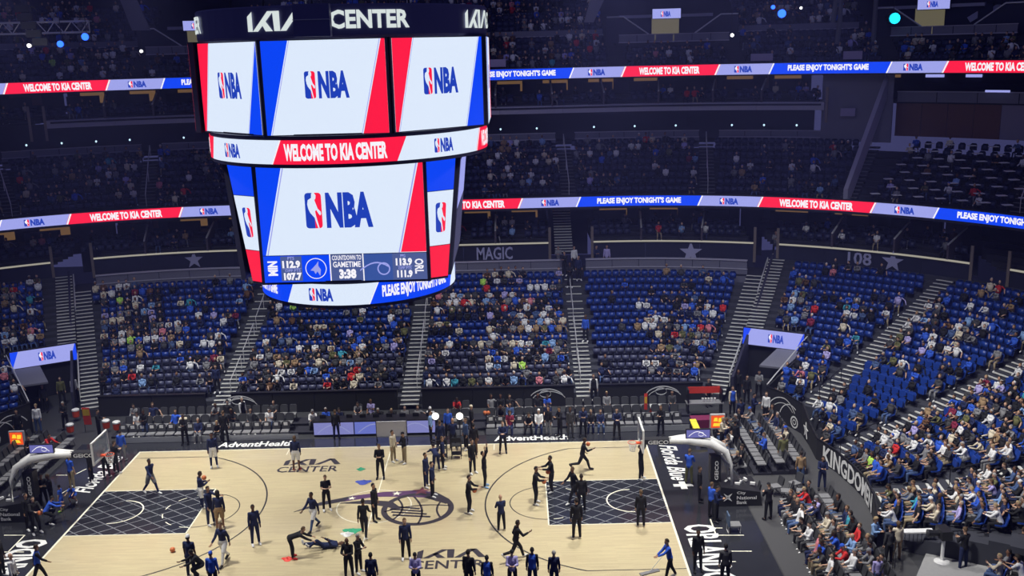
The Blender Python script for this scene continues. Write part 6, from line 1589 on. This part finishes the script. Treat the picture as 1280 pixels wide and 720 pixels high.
# the remaining crowd as one object
def lowperson(v):
    J = skeleton(seated=True, **SITP[POS[v]]); VV = []; FF = []; FR = []
    def add(V, F, r):
        k = len(VV); VV.extend(V); FF.extend([tuple(a+k for a in f) for f in F]); FR.extend([r]*len(F))
    def seg_(p, q, r0, r1, n, fl=1.):
        d = q-p; d = d/np.linalg.norm(d); x = V3(1, 0, 0)-d*d[0]
        if np.linalg.norm(x) < .3: x = V3(0, 1, 0)-d*d[1]
        x /= np.linalg.norm(x); y = np.cross(d, x); V = []
        for pp, r in ((p, r0), (q, r1)):
            for j in range(n): a = 2*pi*(j+.5)/n; V.append(pp+x*r*cos(a)+y*r*sin(a)*fl)
        return V, [(j, (j+1) % n, n+(j+1) % n, n+j) for j in range(n)]+[tuple(range(n))[::-1], tuple(range(n, 2*n))]
    add(*seg_(J['pel'], J['chs'], .17, .20, 6, .65), 0); add(*seg_(J['chs'], J['nck'], .20, .07, 6, .65), 0)
    hu, hf = J['hu'], J['hf']/np.linalg.norm(J['hf']); hx = np.cross(hf, hu)
    V, F = ellipsoid(J['hd'], .085, .1, .125, hx, hf, hu, 6, 4); add(V, F, 1)
    V, F = ellipsoid(J['hd']+hu*.03-hf*.025, .095, .1, .12, hx, hf, hu, 6, 3); add(V, F, 2)
    for k in 'LR':
        add(*seg_(J['sh'+k], J['el'+k], .06, .05, 4), 0); add(*seg_(J['el'+k], J['hn'+k], .045, .04, 4), 4)
        add(*seg_(J['hp'+k], J['kn'+k], .09, .065, 4), 3); add(*seg_(J['kn'+k], J['an'+k], .06, .045, 4), 3); add(*seg_(J['an'+k], J['to'+k], .05, .04, 4), 5)
    return proto_arrays(VV, FF, None, FR)
LP = [lowperson(i) for i in range(4)]
ins = []
for i in range(len(SEATS)):
    if not OCC[i] or i in used: continue
    x, y, z, rz, sec, k, ii, sp = SEATS[i]
    q = hsh(x*1.3, y*2.1, 1); q2 = hsh(x*2.3, y*1.1, 2); q3 = hsh(x, y, 5); q4 = hsh(x, y, 9)
    top = CN[TOPS[int(q*len(TOPS))]]; sk = SKIN[[0, 0, 4, 1, 0, 3, 2, 1, 4][int(q3*9)]]; hr = HAIR[[0, 1, 2, 3, 0, 4, 5, 2][int(q4*8)]]
    if q3 > .9: hr = CN[['black', 'white', 'blue', 'grey'][int(q2*4)]]
    bot = CN[BOTS[int(q2*len(BOTS))]]; fa = top if q4 > .35 else sk; sh_ = CN['white'] if q2 > .5 else CN['black']
    ins.append((int(hsh(x, y, 13)*4), x, y, z-.07, rz+(q2-.5)*.4, .97+.08*q3, [top, sk, hr, bot, fa, sh_]))
o = link('distant_crowd', merge(LP, ins, 'distant_crowd', [crowd_m], tintfn=1)); tag(o, 'scattered seated spectators farther up the arena', 'crowd', kind='stuff')
print('SEATS', len(SEATS), 'crowd', len(ins), 'persons', NP[0], 'chairs', nchairs[0])
# white drink tables of the table section
protoT = MB(); protoT.box((-.3, -.22, .72), (.3, .22, .76), white_m); protoT.box((-.03, -.03, 0), (.03, .03, .72), blackp); TM = protoT.mesh('table_top')
n = 0
for k in range(8):
    for i in range(18):
        s = 34.3+k*.72+i*1.5+(k % 2)*.7
        if s > 57: break
        x, y = pt(s, Rmid(k)-.3)
        if not inview(x, y, zmid(k)+.7, 5): continue
        o = link('drink_table', TM, None, (x, y, zmid(k))); n += 1
        tag(o, 'white drink table, %s in the %s table row right of the diagonal beam' % (ordn(i), ORD[k]), 'table', 'drink tables of the table section')

# camera platform at the lower right with railings
t = thing('camera_platform', 'grey camera platform with black railings at the lower right', 'platform')
x0, y0 = 24.3, -6.6
mb = MB(); mb.poly([(24.7, -6.1, .0), (27.7, -5.75, .0), (28.0, -9.5, .0), (22.8, -9.2, .0)], mat('platform_grey', (.30, .30, .30), .7, noise=.1), .12, (0, 0, 1)); mb.build('deck', t)
def fence(a, b, z, lb, n=12, h=1.0):
    g = thing('railing', lb, 'railing'); mb = MB(); mb.tube([(*a, z+h), (*b, z+h)], .03, rail_d, 5); mb.build('top_rail', g); mb = MB(); mb.tube([(*a, z+.1), (*b, z+.1)], .02, rail_d, 5); mb.build('bottom_rail', g)
    for i in range(n+1):
        q = i/n; mb = MB(); mb.tube([(a[0]+(b[0]-a[0])*q, a[1]+(b[1]-a[1])*q, z+.1), (a[0]+(b[0]-a[0])*q, a[1]+(b[1]-a[1])*q, z+h)], .014, rail_d, 4); mb.build('baluster', g)
fence((23.6, -5.6), (25.6, -6.0), .1, 'black railing at the left rear of the camera platform'); fence((25.7, -6.0), (29.0, -5.9), .1, 'black railing behind the camera platform', 18)
fence((29.0, -6.0), (27.4, -8.6), .1, 'black railing at the right side of the camera platform'); fence((22.7, -7.6), (23.5, -5.7), .1, 'black railing at the left side of the camera platform', 8)
x, y = at(1177, 705); g = thing('broadcast_camera', 'black broadcast camera on a white pedestal at the lower right platform', 'camera', (x, y, .1))
mb = MB(); mb.lathe([(.35, 0), (.3, .06), (.08, .1), (.08, 1.1)], white_m, n=10); mb.build('pedestal', g); mb = MB(); mb.box((-.22, -.35, 1.15), (.22, .4, 1.55), blackp); mb.build('camera_body', g)
mb = MB(); mb.lathe([(.13, 0), (.15, .35), (.17, .5)], blackp, n=12); o = mb.build('lens', g); o.rotation_euler = (0, -pi/2, 0); o.location = (-.2, 0, 1.35)
mb = MB(); mb.box((-.9, -.35, 1.0), (.5, .0, 1.06), white_m, o=(-.6, 1.0, 0)); mb.build('monitor_shelf', g)
# small rails in the corner aisles
for th, R0, lb in ((22, 10.8, 'above the star of the lettered wall'), (-6, 13.5, 'in the lowest right corner aisle'), (43, 14.5, 'at the foot of the aisle by the tunnel')):
    pts = []
    for R in (R0, R0+1.2, R0+2.4):
        pts.append((CX+R*cos(math.radians(th)), R*sin(math.radians(th)), zcorner((R-14.9)/.84)+.05))
    handrail(pts, 'black handrail '+lb, rail_d)
for i, th in enumerate((13, 2.5)):
    pts = [(CX+R*cos(math.radians(th)), R*sin(math.radians(th)), zcorner((R-14.9)/.84)) for R in (15.0, 16, 17)]
    handrail(pts, 'short black rail among the right corner seats, %s one' % ('upper', 'lower')[i], rail_d)
# thin blue-violet haze added to tint and soften the whole view
hm = bpy.data.materials.new('added_veil'); hm.use_nodes = True; nt = hm.node_tree; nt.nodes.remove(nt.nodes['Principled BSDF'])
v = nt.nodes.new('ShaderNodeVolumeScatter'); v.inputs['Color'].default_value = (.34, .36, 1, 1); v.inputs['Density'].default_value = .0008; v.inputs['Anisotropy'].default_value = 0.
nt.links.new(v.outputs[0], nt.nodes['Material Output'].inputs['Volume'])
mb = MB(); mb.box((-75, -60, -1), (75, 60, 40), hm); tag(mb.build('haze'), 'thin blue haze in the arena air', 'haze', kind='stuff')
